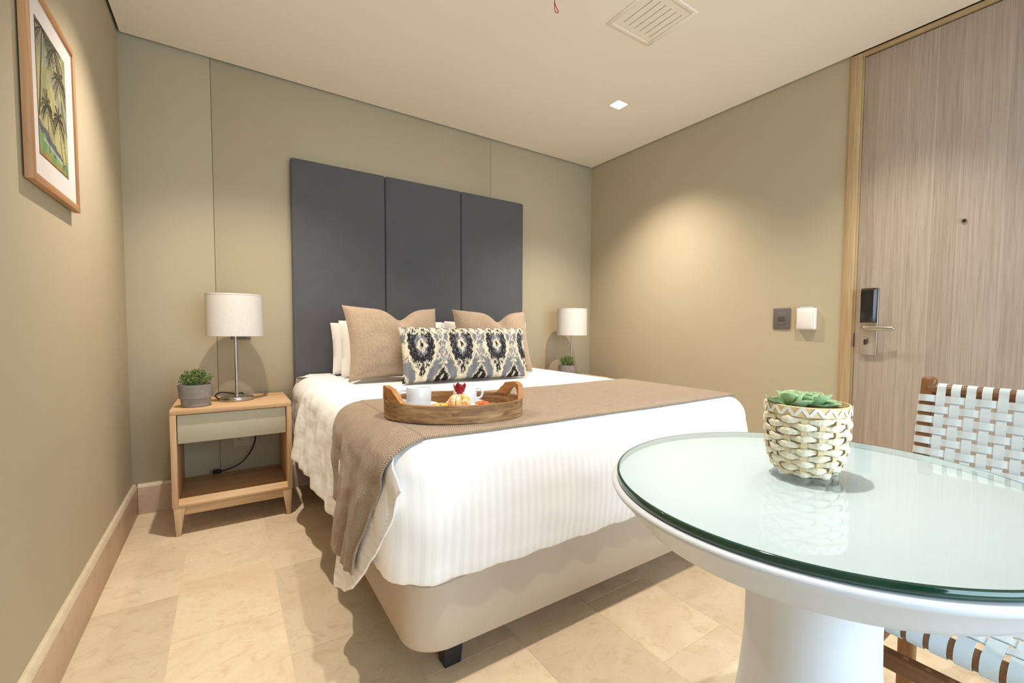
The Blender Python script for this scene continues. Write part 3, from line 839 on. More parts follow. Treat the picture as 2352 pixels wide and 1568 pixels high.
def make_throw():
    nv = 120; left = 60; top = 70; right = 20
    V = []; al = []; ac = []
    nu = left+top+right
    for j in range(nv):
        v = j/(nv-1)
        y_top = -1.345-(2.055-1.345)*v
        # hem height and the inward slide of the hanging end
        hz = interp(v, [0, .12, .25, .38, .6, .8, 1], [.415, .405, .36, .305, .30, .305, .312])
        far, near = -1.50, -1.90
        for i in range(nu):
            if i < left:
                t = 1-i/left          # 1 at hem, 0 at top
                yh = far+(near-far)*v
                sl = sm(.15, 1, t)
                y = y_top+(yh-y_top)*sl
                smax = s_for_z(y, hz); s = .10+(smax-.10)*t
                x, z = drape(y, s)
                fold = (.0065*math.sin(v*17+1.0*t)+.0035*math.sin(v*37+.7))*sm(.25, .8, t)
                x -= .007*sm(0, .25, t)+fold+.010*sm(.3, 1, t)+.010*sm(.7, 1, v)*sm(.05, .3, t); z += .006*(1-sm(0, .4, t))
                al.append(y_top); ac.append(.85-s)
            elif i < left+top:
                t = (i-left)/(top-1); x = .85+(2.318-.85)*t; y = y_top+.012*nz(x*2, 0, 4)*(1 if v in (0, 1) else .6); z = TOP+.0075
                if y < -2.02: z -= .10-math.sqrt(.10**2-min(.099, -(y+2.02))**2)
                z += .003*nz(x*3, y*5, 4)
                al.append(y_top); ac.append(x)
            else:
                # the end curls a little over the far edge, short of the near corner
                t = (i-left-top+1)/right; a = t*math.radians(interp(v, [0, .75, 1], [58, 46, 12])); R = .10; y = y_top
                x = 2.318+R*math.sin(a); z = TOP+.0075-R*(1-math.cos(a))
                if y < -2.02: z -= .10-math.sqrt(.10**2-min(.099, -(y+2.02))**2)
                al.append(y_top); ac.append(2.318+t*.1)
            V.append((x, y, z))
    o = mesh('throw_blanket', V, grid_faces(nv, nu), M['throw'], None, attr={'along': al, 'across': ac}); recalc(o.data)
    tag(o, 'taupe knitted throw laid across the foot of the bed', 'blanket')
    md = o.modifiers.new('thickness', 'SOLIDIFY'); md.thickness = .006; md.offset = 0
    return o
make_throw()

# cushions and pillows
def cushion(name, c, w, h, th, tilt, yaw, mat, label, cat, group=None, chop=0, ear=.05, n=56, m=None, roll=0, col_fn=None, seed=0, chop_u=0, soft=.42):
    """c: bottom centre; plane faces -y, tilted back by tilt degrees"""
    m = m or n
    rx = Matrix.Rotation(math.radians(-tilt), 3, 'X'); rz = Matrix.Rotation(math.radians(yaw), 3, 'Z'); ry = Matrix.Rotation(math.radians(roll), 3, 'Y')
    V = []; cols = []
    for side in (-1, 1):
        for i in range(n):
            for j in range(m):
                u = -1+2*i/(n-1); v = -1+2*j/(m-1)
                x = w/2*u*(1-ear*(1-v*v)); z = h/2*v*(1-ear*1.2*(1-u*u))
                t = th/2*(max(0, 1-u*u)**soft)*(max(0, 1-v*v)**soft)
                if chop:
                    g = math.exp(-((u-chop_u)/.26)**2); k = sm(-.2, 1, v)
                    z -= chop*g*k*k; t *= 1-.45*math.exp(-((u-chop_u)/.13)**2)*sm(0, 1, v)
                t += .004*nz(u*2.2+seed, v*2.2, side*3.0+seed)*(1-u*u)*(1-v*v)*4*.6
                # pinched wrinkles near the corners
                t += .003*math.sin(9*(u+v)+seed)*max(0, abs(u*v)-.35)
                p = Vector((x, side*t, z+h/2))
                p = rz @ (rx @ (ry @ p)) + Vector(c)
                V.append(tuple(p))
                if col_fn: cols.append((u, v))
    Fc = [f for f in grid_faces(n, m)]
    off = n*m
    Fc += [tuple(off+q for q in f[::-1]) for f in grid_faces(n, m)]
    col = col_fn(np.array(cols)) if col_fn else None
    o = mesh(name, V, Fc, mat, None, col=col)
    bm = bmesh.new(); bm.from_mesh(o.data); bmesh.ops.remove_doubles(bm, verts=bm.verts, dist=1e-5); bmesh.ops.recalc_face_normals(bm, faces=bm.faces); bm.to_mesh(o.data); bm.free()
    # move the origin to the base
    tag(o, label, cat, group); return o
zb = TOP
cushion('pillow', (1.265, -.205, zb+.006), .65, .325, .17, 9, 0, M['pillow'], 'white pillow against headboard on picture side, rearmost of its pair', 'pillow', 'white bed pillows', ear=.03, soft=.36, n=40)
cushion('pillow', (1.93, -.205, zb+.006), .66, .34, .17, 9, 0, M['pillow'], 'white pillow against headboard on door side, rearmost of its pair', 'pillow', 'white bed pillows', ear=.03, soft=.36, n=40, seed=3)
cushion('pillow', (1.275, -.385, zb+.006), .64, .34, .17, 10, 0, M['pillow'], 'white pillow directly behind taupe cushion nearest the framed picture', 'pillow', 'white bed pillows', ear=.03, soft=.36, n=40, seed=5)
cushion('pillow', (1.93, -.395, zb+.006), .65, .345, .16, 9, 0, M['pillow'], 'white pillow directly behind taupe cushion nearest the door wall', 'pillow', 'white bed pillows', ear=.03, soft=.36, n=40, seed=8)
cushion('throw_cushion', (1.205, -.67, zb+.009), .54, .432, .20, 17, 2, M['linen'], 'taupe linen cushion with pinched top on picture side of bed', 'cushion', 'taupe linen cushions', chop=.06, ear=.09, chop_u=.12, seed=1, soft=.36)
cushion('throw_cushion', (1.85, -.64, zb+.005), .53, .436, .20, 17, -4, M['linen'], 'taupe linen cushion with pinched top on door side of bed', 'cushion', 'taupe linen cushions', chop=.06, ear=.09, chop_u=.15, seed=6, soft=.36)

def ikat(uv):
    u = uv[:, 0]; v = uv[:, 1]
    rg = np.random.RandomState(5)
    X = (u+1)/2*.76; Y = (v+1)/2*.31          # metres on the cushion
    # ragged warp-dyed edges: jitter along the yarn
    jig = .006*np.sin(X*900)*np.sin(Y*61+X*40)+.005*np.sin(X*1900+Y*13)+.003*rg.randn(len(u))
    jx = .003*np.sin(Y*170+X*30)+.0015*rg.randn(len(u))
    P = .222; O = .088
    x = (X+jx-O+.5*P) % P - .5*P; y = Y+jig
    x2 = (X+jx-O) % P - .5*P
    dk = np.array(S(40, 38, 40)[:3]); cr = np.array(S(216, 204, 180)[:3]); gy = np.array(S(122, 122, 127)[:3]); lg = np.array(S(168, 164, 162)[:3])
    c = np.tile(gy, (len(u), 1))
    rg2 = np.random.RandomState(8)
    # grey ground between the medallions with cream flames running up it
    wob = .010*np.sin(Y*44+.4)+.005*np.sin(Y*97)
    fl = (np.abs(np.abs(x2)-.020-wob) < .0060-.003*np.sin(Y*61)); c[fl & (Y > .085)] = cr
    for cy, rx, ry in ((.255, .012, .030), (.165, .012, .026), (.115, .010, .02)):
        e = (x2/rx)**2+((y-cy)/ry)**2; c[e < 1.6] = cr; c[e < .75] = gy; c[e < .12] = cr
    for sx_ in (-1, 1):
        for cy in (.285, .13):
            rr = np.hypot(x2-sx_*.030, (y-cy)*.8); c[(rr < .015)&(rr > .008)] = cr
    # flame-edged dark diamond at the foot of each gap
    f1 = (np.abs(x2) < .054-.62*y) & (y < .083); c[f1] = cr
    f2 = (np.abs(x2) < .044-.62*y) & (y < .066); c[f2] = dk
    c[(np.abs(x2) < .006)&(np.abs(y-.016) < .012)] = cr
    # medallion: cream rim, black ring, grey heart, cream diamond, black eye
    def egg(sx, sy, cy):
        wy = (y-cy)/sy; k = 1+.20*wy
        return (x/(sx*k))**2+wy**2
    rim = (egg(.077, .144, .174) < 1); c[rim] = cr
    e = egg(.066, .126, .182); c[e < 1] = dk
    spk = rg.rand(len(u)); spk2 = np.sin(X*1500)*np.sin(Y*95+9*np.sin(X*210))
    grey = (egg(.033, .066, .195) < 1) & (spk2 > -.45); c[grey] = gy
    c[(e < .9) & (spk > .90)] = gy
    c[(e < .85) & (e > .45) & (spk2 > .80)] = lg
    dia = (np.abs(x)/.030+np.abs(y-.195)/.046 < 1); c[dia] = cr
    eye = (np.abs(x)/.010+np.abs(y-.197)/.022 < 1); c[eye] = dk
    # curls at the crown and the foot of the medallion
    for sx_ in (-1, 1):
        rr = np.hypot(x-sx_*.026, (y-.284)*.9); c[(rr < .020)&(rr > .011)] = cr
        rr = np.hypot(x-sx_*.024, (y-.085)*.9); c[(rr < .019)&(rr > .010)] = cr
    c[(np.abs(x) < .006)&(np.abs(y-.270) < .022)] = cr
    c[(np.abs(x) < .030)&(y < .062)] = cr
    dot = ((x/.015)**2+((y-.050)/.021)**2 < 1); c[dot] = dk; c[((x/.005)**2+((y-.050)/.007)**2 < 1)] = cr
    c = c*(1+.10*np.sin(X*2600))[:, None]*(1+.05*rg.randn(len(u), 1))
    return np.concatenate([np.clip(c, .01, 1), np.ones((len(u), 1))], 1)
cushion('lumbar_cushion', (1.540, -.885, zb+.006), .765, .308, .19, 14, -2.5, M['ikat'], 'long cushion with black grey and cream ikat medallions', 'cushion', ear=.04, n=300, m=130, col_fn=ikat, soft=.38)

# ------------------------------------------------------------------ nightstands, lamps and plants
def nightstand(x0, label):
    y0, y1 = -.465, -.022; x1 = x0+.50
    t = thing('nightstand', (x0+.25, -.24, 0), label, 'nightstand', 'oak nightstands')
    th = .024
    box('top', (x0, y0, .588), (x1, y1, .612), M['oak'], t, .0025)
    for a, b in ((x0, x0+th), (x1-th, x1)):
        box('side', (a, y0, .139), (b, y1, .588), M['oak_v'], t, .0025)
    # bottom board with a wide sloping front lip
    hexa('bottom', ((x0+th, y0, .139), (x1-th, y0, .139), (x1-th, y1, .139), (x0+th, y1, .139)),
         ((x0+th, y0+.002, .152), (x1-th, y0+.002, .152), (x1-th, y1, .165), (x0+th, y1, .165)), M['oak'], t, .001)
    hexa('front_lip', ((x0+th, y0-.0005, .139), (x1-th, y0-.0005, .139), (x1-th, y0+.03, .139), (x0+th, y0+.03, .139)),
         ((x0+th, y0-.0005, .150), (x1-th, y0-.0005, .150), (x1-th, y0+.028, .176), (x0+th, y0+.028, .176)), M['oak'], t, .001)
    dw = box('drawer', (x0+th+.003, y0+.012, .447), (x1-th-.003, y0+.03, .584), M['drawer'], t, .0012)
    box('drawer_box', (x0+th+.01, y0+.03, .455), (x1-th-.01, y1-.04, .565), M['oak_y'], dw, .001)
    for i, xx in enumerate((x0+.004, x1-.049)):
        for yy in (y0+.001, y1-.04):
            a, b = xx, xx+.045
            if i == 0: bot = (a+.008, a+.026)
            else: bot = (b-.026, b-.008)
            hexa('leg', ((bot[0], yy, 0), (bot[1], yy, 0), (bot[1], yy+.02, 0), (bot[0], yy+.02, 0)),
                 ((a, yy, .139), (b, yy, .139), (b, yy+.036, .139), (a, yy+.036, .139)), M['oak_v'], t, .002)
    box('apron', (x0+.045, y0+.008, .098), (x1-.045, y0+.028, .139), M['oak'], t, .002)
    box('apron', (x0+.045, y1-.03, .098), (x1-.045, y1-.01, .139), M['oak'], t, .002)
    return t
nightstand(.194, 'oak nightstand with khaki drawer under the framed palm picture side')
nightstand(2.505, 'oak nightstand mostly hidden behind the bed beside the door wall')

def lamp(c, label):
    t = thing('table_lamp', c, label, 'lamp', 'bedside table lamps')
    x, y, z = c
    lathe('base', [(0, 0), (.074, 0), (.0755, .002), (.0755, .019), (.073, .022), (.012, .0235), (0, .0235)], c, M['nickel'], t, 72)
    lathe('collar', [(0, .023), (.012, .023), (.012, .034), (.009, .038), (0, .038)], c, M['nickel'], t, 32)
    lathe('pole', [(.0075, .03), (.0075, .40)], c, M['nickel'], t, 24)
    lathe('socket', [(0, .385), (.015, .385), (.017, .39), (.017, .44), (.013, .445), (0, .445)], c, M['card_white'], t, 24)
    lathe('bulb', [(0, .44), (.012, .445), (.015, .46), (.026, .49), (.026, .505), (.018, .525), (0, .532)], c, M['china'], t, 24)
    r = .129
    sh = lathe('shade', [(r, .350), (r-.002, .572), (r-.004, .572), (r-.002, .350), (r, .350)], c, M['shade'], t, 96, cap=False)
    lathe('shade_trim', [(r+.0008, .350), (r+.0008, .356), (r-.003, .356), (r-.003, .3495), (r+.0008, .350)], c, M['shade'], sh, 96, cap=False)
    lathe('shade_trim', [(r-.0012, .566), (r-.0012, .5728), (r-.005, .5728), (r-.005, .566), (r-.0012, .566)], c, M['shade'], sh, 96, cap=False)
    for k in range(3):
        a = 2*math.pi*k/3+.4
        tube('spider_arm', [(x+.016*math.cos(a), y+.016*math.sin(a), z+.395), (x+(r-.003)*math.cos(a), y+(r-.003)*math.sin(a), z+.360)], .0018, M['nickel'], sh, 8)
    return t
NZ = .612
la = lamp((.459, -.255, NZ), 'white drum shade lamp on nightstand beside the framed picture wall')
copy = copy_tree(la, None, (2.772, -.255, NZ)); copy['label'] = 'white drum shade lamp on nightstand beside the door wall'
# lamp flex: along the table, behind it and down to the plug on the shelf
cb = thing('lamp_cord', (.45, -.02, .20), 'black lamp cord and plug lying inside the open nightstand', 'cord')
tube('cable', bez([(.380, -.215, NZ+.006), (.365, -.185, NZ+.024), (.39, -.14, NZ+.034), (.46, -.06, NZ+.012), (.49, -.012, NZ+.006), (.51, -.011, NZ-.05), (.545, -.014, .46), (.552, -.018, .375), (.53, -.05, .29), (.475, -.09, .225), (.41, -.085, .195), (.372, -.07, .187)], 90), .0036, M['black'], cb, 10)
pl = tube('plug', [(.380, -.073, .187), (.365, -.066, .186), (.345, -.058, .184)], [.008, .014, .011], M['black'], cb, 12)
for dz in (-.005, .005): tube('plug_pin', [(.347, -.058, .184+dz), (.330, -.052, .184+dz)], .002, M['steel'], pl, 8)

def plant(c, label, seed):
    rg = random.Random(seed)
    t = thing('potted_shrub', c, label, 'plant', 'small potted shrubs')
    pot = lathe('pot', [(0, 0), (.055, 0), (.059, .003), (.0605, .040), (.0615, .042), (.0660, .044), (.0705, .108), (.0705, .111), (.066, .111), (.064, .098), (0, .098)], c, M['cement'], t, 72)
    lathe('soil', [(0, .099), (.063, .097)], c, M['soil'], t, 40, cap=False)
    V = []; Fc = []
    def leaf(p, d, l, w):
        d = d.normalized(); s = d.cross(Vector((rg.uniform(-1, 1), rg.uniform(-1, 1), rg.uniform(-1, 1)))).normalized(); n = s.cross(d)
        i = len(V)
        for q in (p, p+d*l*.45+s*w, p+d*l+n*l*.12, p+d*l*.45-s*w): V.append(tuple(q))
        Fc.append((i, i+1, i+2, i+3))
    stems = []
    for k in range(190):
        a = rg.uniform(0, 2*math.pi); el = rg.uniform(.08, 1)**.6
        reach = .085; out = Vector((.62*math.cos(a)*math.cos(el*1.5), .62*math.sin(a)*math.cos(el*1.5), .22+.72*math.sin(el*1.5)))
        p0 = Vector(c)+Vector((rg.uniform(-.03, .03), rg.uniform(-.03, .03), .095)); L = rg.uniform(.75, 1.05)*.088
        tip = p0+out*L
        stems.append((p0, tip))
        for m_ in range(24):
            s = rg.uniform(.25, 1); q = p0.lerp(tip, s)
            d = out*.9+Vector((rg.gauss(0, .6), rg.gauss(0, .6), rg.gauss(.1, .6)))
            leaf(q, d, rg.uniform(.008, .017), rg.uniform(.0016, .003))
    f = mesh('foliage', V, Fc, M['foliage'], t, False); f['kind'] = 'stuff'
    V2 = []; F2 = []
    for p0, tip in stems:
        v, fc = tube_data([p0, p0.lerp(tip, .5), tip], .0008, 4); o0 = len(V2); V2 += v; F2 += [tuple(o0+q for q in ff) for ff in fc]
    s_ = mesh('twigs', V2, F2, M['foliage'], t, False); s_['kind'] = 'stuff'
    return t
plant((.290, -.360, NZ), 'leafy green shrub in grey cement pot on nightstand near picture wall', 11)
plant((2.640, -.365, NZ), 'leafy green shrub in grey cement pot in front of lamp by door wall', 12)

# ------------------------------------------------------------------ tray and breakfast
TC = Vector((1.040, -1.815, TOP+.0125)); E1 = Vector((.80, -.60, 0)).normalized(); E2 = Vector((.60, .80, 0)).normalized()
TA, TB, TH = .232, .172, .056
def tp(a, b, z=0): return TC+E1*a+E2*b+Vector((0, 0, z))
tray = thing('serving_tray', tuple(TC), 'oval mango wood tray with carved handles on the throw', 'tray')
TROT = math.atan2(E1.y, E1.x)
lathe('tray_floor', [(0, 0), (1, 0), (1, .014), (0, .014)], tuple(TC), M['tray'], tray, 80, TA-.006, TB-.006, TROT)
def tray_wall():
    cuts = [-150, -108, -62, -10, 35, 80, 125, 170, 210]     # rim made of joined staves
    for k in range(8):
        a0, a1 = math.radians(cuts[k]), math.radians(cuts[k+1]); n = 14; V = []
        for i in range(n+1):
            a = a0+(a1-a0)*i/n
            for rr, z in ((0, .0), (0, TH-.002), (-.002, TH), (-.011, TH), (-.013, TH-.002), (-.013, .0)):
                V.append(tuple(tp((TA+rr)*math.cos(a), (TB+rr)*math.sin(a), z)))
        Fc = [(i*6+j, (i+1)*6+j, (i+1)*6+(j+1) % 6, i*6+(j+1) % 6) for i in range(n) for j in range(6)]
        Fc += [(0, 1, 2, 3, 4, 5), tuple(n*6+j for j in range(6))]
        o = mesh('rim_stave', V, Fc, M['tray'], tray); recalc(o.data); sharp(o, 40)
tray_wall()
def tray_handle(sgn):
    # carved arch that follows the end of the oval
    n = 44; span = math.radians(31); V = []
    for i in range(n+1):
        t = -1+2*i/n; a = (.47 if sgn > 0 else math.pi+.47)+t*span
        # outer outline rises in two steps to a flat crown
        h = .042*(1-sm(.50, .98, abs(t))) + .006*(1-sm(.0, .5, abs(t))) - .006*math.exp(-((abs(t)-.62)/.08)**2)
        hole = .029*math.sqrt(max(0, 1-(t/.42)**2)) if abs(t) < .42 else 0
        zi = TH+hole-.001; zo = TH+max(h, .0005)
        if zo < zi+.001: zo = zi+.001
        for rr, z in ((.002, zi), (.002, zo), (-.015, zo), (-.015, zi)):
            V.append(tuple(tp((TA+rr)*math.cos(a), (TB+rr)*math.sin(a), z)))
    Fc = [(i*4+j, (i+1)*4+j, (i+1)*4+(j+1) % 4, i*4+(j+1) % 4) for i in range(n) for j in range(4)]+[(0, 1, 2, 3), tuple(n*4+j for j in range(4))]
    o = mesh('handle', V, Fc, M['tray_handle'], tray); recalc(o.data); sharp(o, 40)
tray_handle(1); tray_handle(-1)
FZ = .0145
def saucer(c, label):
    t = lathe('saucer', [(0, .003), (.03, .003), (.032, 0), (.036, 0), (.045, .006), (.062, .011), (.066, .0135), (.064, .0145), (.046, .0095), (.034, .006), (0, .006)], (0, 0, 0), M['china'], None, 56)
    t.location = c; tag(t, label, 'saucer', 'white saucers'); return t
def cup(c, ang, label):
    t = thing('coffee_cup', c, label, 'cup', 'white coffee cups')
    lathe('bowl', [(0, .003), (.026, .003), (.028, 0), (.032, 0), (.037, .006), (.0405, .014), (.0415, .030), (.0415, .066), (.0405, .0675), (.0392, .066), (.0392, .03), (.037, .012), (.03, .008), (0, .008)], c, M['china'], t, 56)
    d = Vector((math.cos(ang), math.sin(ang), 0)); cc = Vector(c)
    P = bez([cc+d*.039+Vector((0, 0, .056)), cc+d*.056+Vector((0, 0, .057)), cc+d*.064+Vector((0, 0, .043)), cc+d*.058+Vector((0, 0, .026)), cc+d*.040+Vector((0, 0, .020))], 24)
    tube('handle', P, .0042, M['china'], t, 10)
    return t
c1 = tp(-.128, .020, FZ); c2 = tp(.018, .085, FZ)
saucer(tuple(c1), 'white saucer under the cup next to the carved tray handle'); saucer(tuple(c2), 'white saucer under the cup behind the peeled mandarin')
cup(tuple(c1+Vector((0, 0, .006))), math.atan2(-E1.y, -E1.x)+.35, 'white coffee cup next to the carved tray handle')
cup(tuple(c2+Vector((0, 0, .006))), math.atan2(E1.y, E1.x)-.1, 'white coffee cup behind the peeled mandarin')
PC = tp(.045, -.060, FZ)
pt = lathe('fruit_plate', [(0, .003), (.04, .003), (.043, 0), (.047, 0), (.056, .007), (.088, .013), (.094, .016), (.092, .0172), (.058, .0105), (.045, .006), (0, .006)], (0, 0, 0), M['china'], None, 64)
pt.location = PC; tag(pt, 'white round plate of cut fruit on the wooden tray', 'plate')
PZ = .0072
def mandarin():
    c = PC+E1*(-.012)+E2*(-.005)+Vector((0, 0, PZ+.004))
    t = thing('peeled_mandarin', tuple(c), 'peeled mandarin opened on its peel in the plate', 'mandarin')
    n = 9
    for k in range(n):
        a0 = 2*math.pi*k/n; w = 2*math.pi/n*.94; V = []; nu, nv = 9, 14
        for i in range(nu):
            for j in range(nv):
                s = -.5+i/(nu-1); th = math.pi*j/(nv-1); a = a0+s*w
                bulge = 1-.14*(2*abs(s))**3
                r = .0365*abs(math.sin(th))**.85*bulge+.0005; z = .027+.027*math.cos(th)*(1-.04*(2*s)**2)
                V.append((c.x+r*math.cos(a), c.y+r*math.sin(a), c.z+z))
        o = mesh('segment', V, grid_faces(nu, nv), M['mandarin'], t); recalc(o.data)
    rg = random.Random(4)
    for k in range(5):
        a = 2*math.pi*k/5+.5; d = Vector((math.cos(a), math.sin(a), 0)); s = Vector((-d.y, d.x, 0)); V = []
        for i in range(9):
            q = i/8; w = .019*abs(math.sin(math.pi*min(1, q*.85+.15)))**.8*(1-.9*q*q)+.0005
            for j in range(5):
                e = -1+j/2; p = c+d*(.018+.046*q)+s*(w*e)+Vector((0, 0, .002+.020*q*q+.004*e*e)); V.append(tuple(p))
        o = mesh('peel_petal', V, grid_faces(9, 5), M['peel'], t); md = o.modifiers.new('thickness', 'SOLIDIFY'); md.thickness = .002
    return c
mc = mandarin()
def grape():
    c = mc+Vector((0, 0, .0530))
    t = thing('cut_red_grape', tuple(c), 'red grape cut into a flower on top of mandarin', 'grape')
    lathe('berry', [(0, 0), (.009, .0015), (.015, .008), (.0165, .016), (.013, .026), (.006, .030), (0, .031)], tuple(c), M['grape'], t, 32)
    for k in range(5):
        a = 2*math.pi*k/5+.2; V = []; nu, nv = 7, 9
        for i in range(nu):
            for j in range(nv):
                s = (-.5+i/(nu-1)); q = j/(nv-1); w = 1.45*abs(math.sin(math.pi*(.25+.75*q)))**.8*(1 if q < .95 else .4); aa = a+s*w
                r = .005+.0155*math.sin(q*1.9); V.append((c.x+r*math.cos(aa), c.y+r*math.sin(aa), c.z+.001+.033*q))
        o = mesh('petal', V, grid_faces(nu, nv), M['grape'], t); md = o.modifiers.new('thickness', 'SOLIDIFY'); md.thickness = .0015
grape()
def wedge(name, c, ang, L, Wd, Hh, mat, label, cat, group=None, curve=.3, tilt=0):
    V = []; n = 12; m = 8; d = Vector((math.cos(ang), math.sin(ang), 0)); s = Vector((-d.y, d.x, 0))
    for i in range(n+1):
        q = -1+2*i/n; k = math.sqrt(max(.0004, 1-q*q*.96))
        for j in range(m):
            a = 2*math.pi*j/m+math.pi/8
            V.append(tuple(d*(q*L/2)+s*(Wd/2*k*math.cos(a)+curve*L*.25*q*q)+Vector((0, 0, max(0, Hh/2*k*math.sin(a)*1.1+Hh/2)+tilt*q))))
    Fc = [(i*m+j, (i+1)*m+j, (i+1)*m+(j+1) % m, i*m+(j+1) % m) for i in range(n) for j in range(m)]+[tuple(range(m)), tuple(n*m+j for j in range(m))]
    o = mesh(name, V, Fc, mat, None); recalc(o.data); sharp(o, 50); o.location = c; return tag(o, label, cat, group)
wedge('mango_slice', PC+E1*(-.072)+E2*(-.012)+Vector((0, 0, .0165)), TROT+.1, .058, .026, .016, M['mango'], 'yellow mango slice at plate edge beside the coffee cup', 'fruit', 'mango slices')
wedge('mango_slice', PC+E1*(-.060)+E2*(-.040)+Vector((0, 0, .0135)), TROT-.2, .050, .022, .014, M['mango'], 'yellow mango slice tucked beside the cream fruit slice', 'fruit', 'mango slices')
wedge('cream_fruit_slice', PC+E1*(-.018)+E2*(-.052)+Vector((0, 0, .0115)), TROT, .055, .026, .014, M['cream'], 'cream coloured fruit slice in front of the mandarin', 'fruit')
wedge('papaya_slice', PC+E1*.042+E2*(-.042)+Vector((0, 0, .0125)), TROT+.1, .058, .022, .012, M['papaya'], 'orange papaya slice lying flat in front of the peel', 'fruit', 'papaya slices')
wedge('papaya_slice', PC+E1*.062+E2*(-.008)+Vector((0, 0, .0155)), TROT-.35, .056, .026, .026, M['papaya'], 'thick orange papaya slice next to the parsley sprig', 'fruit', 'papaya slices')
def parsley():
    c = PC+E1*.094+E2*(-.008)+Vector((0, 0, .0172)); rg = random.Random(9); V = []; Fc = []
    t = thing('parsley_sprig', tuple(c), 'curly green parsley sprig at the edge of the plate', 'parsley')
    for k in range(260):
        p = Vector((rg.gauss(0, .008), rg.gauss(0, .008), abs(rg.gauss(.006, .005)))); i = len(V)
        a = Vector((rg.gauss(0, 1), rg.gauss(0, 1), rg.gauss(0, 1))).normalized(); b = a.orthogonal().normalized()
        for q in (p, p+a*.003+b*.002, p+a*.0055, p+a*.003-b*.002): V.append(tuple(c+q))
        Fc.append((i, i+1, i+2, i+3))
    f = mesh('leaves', V, Fc, M['parsley'], t, False); f['kind'] = 'stuff'
    tube('stem', bez([tuple(c+E1*.02+Vector((0, 0, .002))), tuple(c+Vector((0, 0, .004))), tuple(c-E1*.012+Vector((0, 0, .006)))], 12), .0012, M['parsley'], t, 6)
parsley()

# ------------------------------------------------------------------ round table with glass top
TX, TY, TR = 1.2888, -2.873, .363
tb = thing('round_table', (TX, TY, 0), 'round white pedestal table with green edged glass top', 'table')
lathe('pedestal', [(0, 0), (.168, 0), (.172, .003), (.172, .010), (.170, .03), (.164, .08), (.152, .17), (.135, .26), (.122, .34), (.1135, .43), (.112, .50), (.116, .56), (.13, .60), (.16, .63), (.20, .652)], (TX, TY, 0), M['white_lacq'], tb, 96, cap=False)
lathe('tabletop', [(.15, .640), (.26, .655), (.312, .668), (.326, .676), (.336, .688), (.350, .704), (.360, .716), (.3665, .7225), (.3705, .7265), (.3725, .7305), (.3715, .7345), (.368, .7365), (.364, .737), (0, .737)], (TX, TY, 0), M['white_lacq'], tb, 128, cap=False, shp=60)
lathe('table_face', [(0, .7373), (.3605, .7373)], (TX, TY, 0), M['table_under'], tb, 128, cap=False)
gt = lathe('glass_top', [(0, .7502), (TR-.0025, .7502)], (TX, TY, 0), M['glass'], tb, 128, cap=False)
lathe('glass_edge', [(TR-.003, .738), (TR-.001, .7383), (TR, .7395), (TR, .7485), (TR-.001, .7497), (TR-.003, .7502)], (TX, TY, 0), M['glass_edge'], gt, 160, cap=False)

lathe('glass_rim_inner', [(TR-.0045, .7376), (TR-.0045, .7499)], (TX, TY, 0), M['glass_inner'], gt, 160, cap=False)

# ------------------------------------------------------------------ succulent in a straw basket
BC = Vector((1.315, -2.842, .7506))
bk = thing('potted_succulent', tuple(BC), 'green succulent in a bleached straw basket on the glass table', 'plant')
BHT = .113
def brad(z):
    t = z/BHT; return interp(t, [0, .06, .2, .45, .75, 1.0], [.047, .053, .062, .0685, .071, .0715])
basket = lathe('basket', [(0, .001), (.045, .001)]+[(brad(z)-.004, z) for z in np.linspace(.003, BHT, 14)], tuple(BC), M['stake'], bk, 60, cap=False)
NS = 16; NR = 10
rg = random.Random(21)
for k in range(NS):
    a = 2*math.pi*k/NS; V = []
    zs = np.linspace(.0035, BHT-.004, 24)
    for z in zs:
        r = brad(z); row = z/BHT*NR; ph = -math.cos(math.pi*(row-.5)) if k % 2 else math.cos(math.pi*(row-.5)); r += .0030*math.copysign(abs(ph)**.6, ph)
        for e, rr in ((-1, 0), (1, 0), (1, .0011), (-1, .0011)):
            aa = a+e*.0050/r; V.append((BC.x+(r+rr)*math.cos(aa), BC.y+(r+rr)*math.sin(aa), BC.z+z))
    Fc = [(i*4+j, (i+1)*4+j, (i+1)*4+(j+1) % 4, i*4+(j+1) % 4) for i in range(len(zs)-1) for j in range(4)]+[(0, 1, 2, 3), tuple((len(zs)-1)*4+j for j in range(4))]
    o = mesh('stake', V, Fc, M['stake'], basket, False); recalc(o.data)
for q in range(NR):
    zc = BHT*(q+.5)/NR-(.0008 if q == 0 else 0); n = 264; V = []; seg = 8; hh = BHT/NR
    for i in range(n):
        a = 2*math.pi*i/n; s = math.cos(NS/2*a)*(1 if q % 2 else -1)
        w = hh*(.40+.22*max(0, s)**.7)*(1+.10*nz(a*9, q*3.1, 1)); r = brad(zc)+.0024*s+.0010*nz(a*14, q, 4); zz = zc+.0022*nz(a*4, q*2.0, 9)+.0012*math.sin(NS/2*a*.5+q)
        th = .0014+.0014*max(0, s)
        for j in range(seg):
            b = 2*math.pi*j/seg; V.append((BC.x+(r+th*math.cos(b))*math.cos(a), BC.y+(r+th*math.cos(b))*math.sin(a), BC.z+zz+w*math.sin(b)*(1+.12*nz(a*30, j, q))))
    Fc = [(i*seg+j, ((i+1) % n)*seg+j, ((i+1) % n)*seg+(j+1) % seg, i*seg+(j+1) % seg) for i in range(n) for j in range(seg)]
    o = mesh('straw_strand', V, Fc, M['straw'], basket); recalc(o.data)
rz = BHT+.001
rim = lathe('rim_band', [(.0713, rz), (.0733, rz), (.0737, rz+.017), (.0720, rz+.018), (.0695, rz+.018), (.0690, rz), (.0713, rz)], tuple(BC), M['rim_tan'], bk, 72, cap=False)
nzg = 19
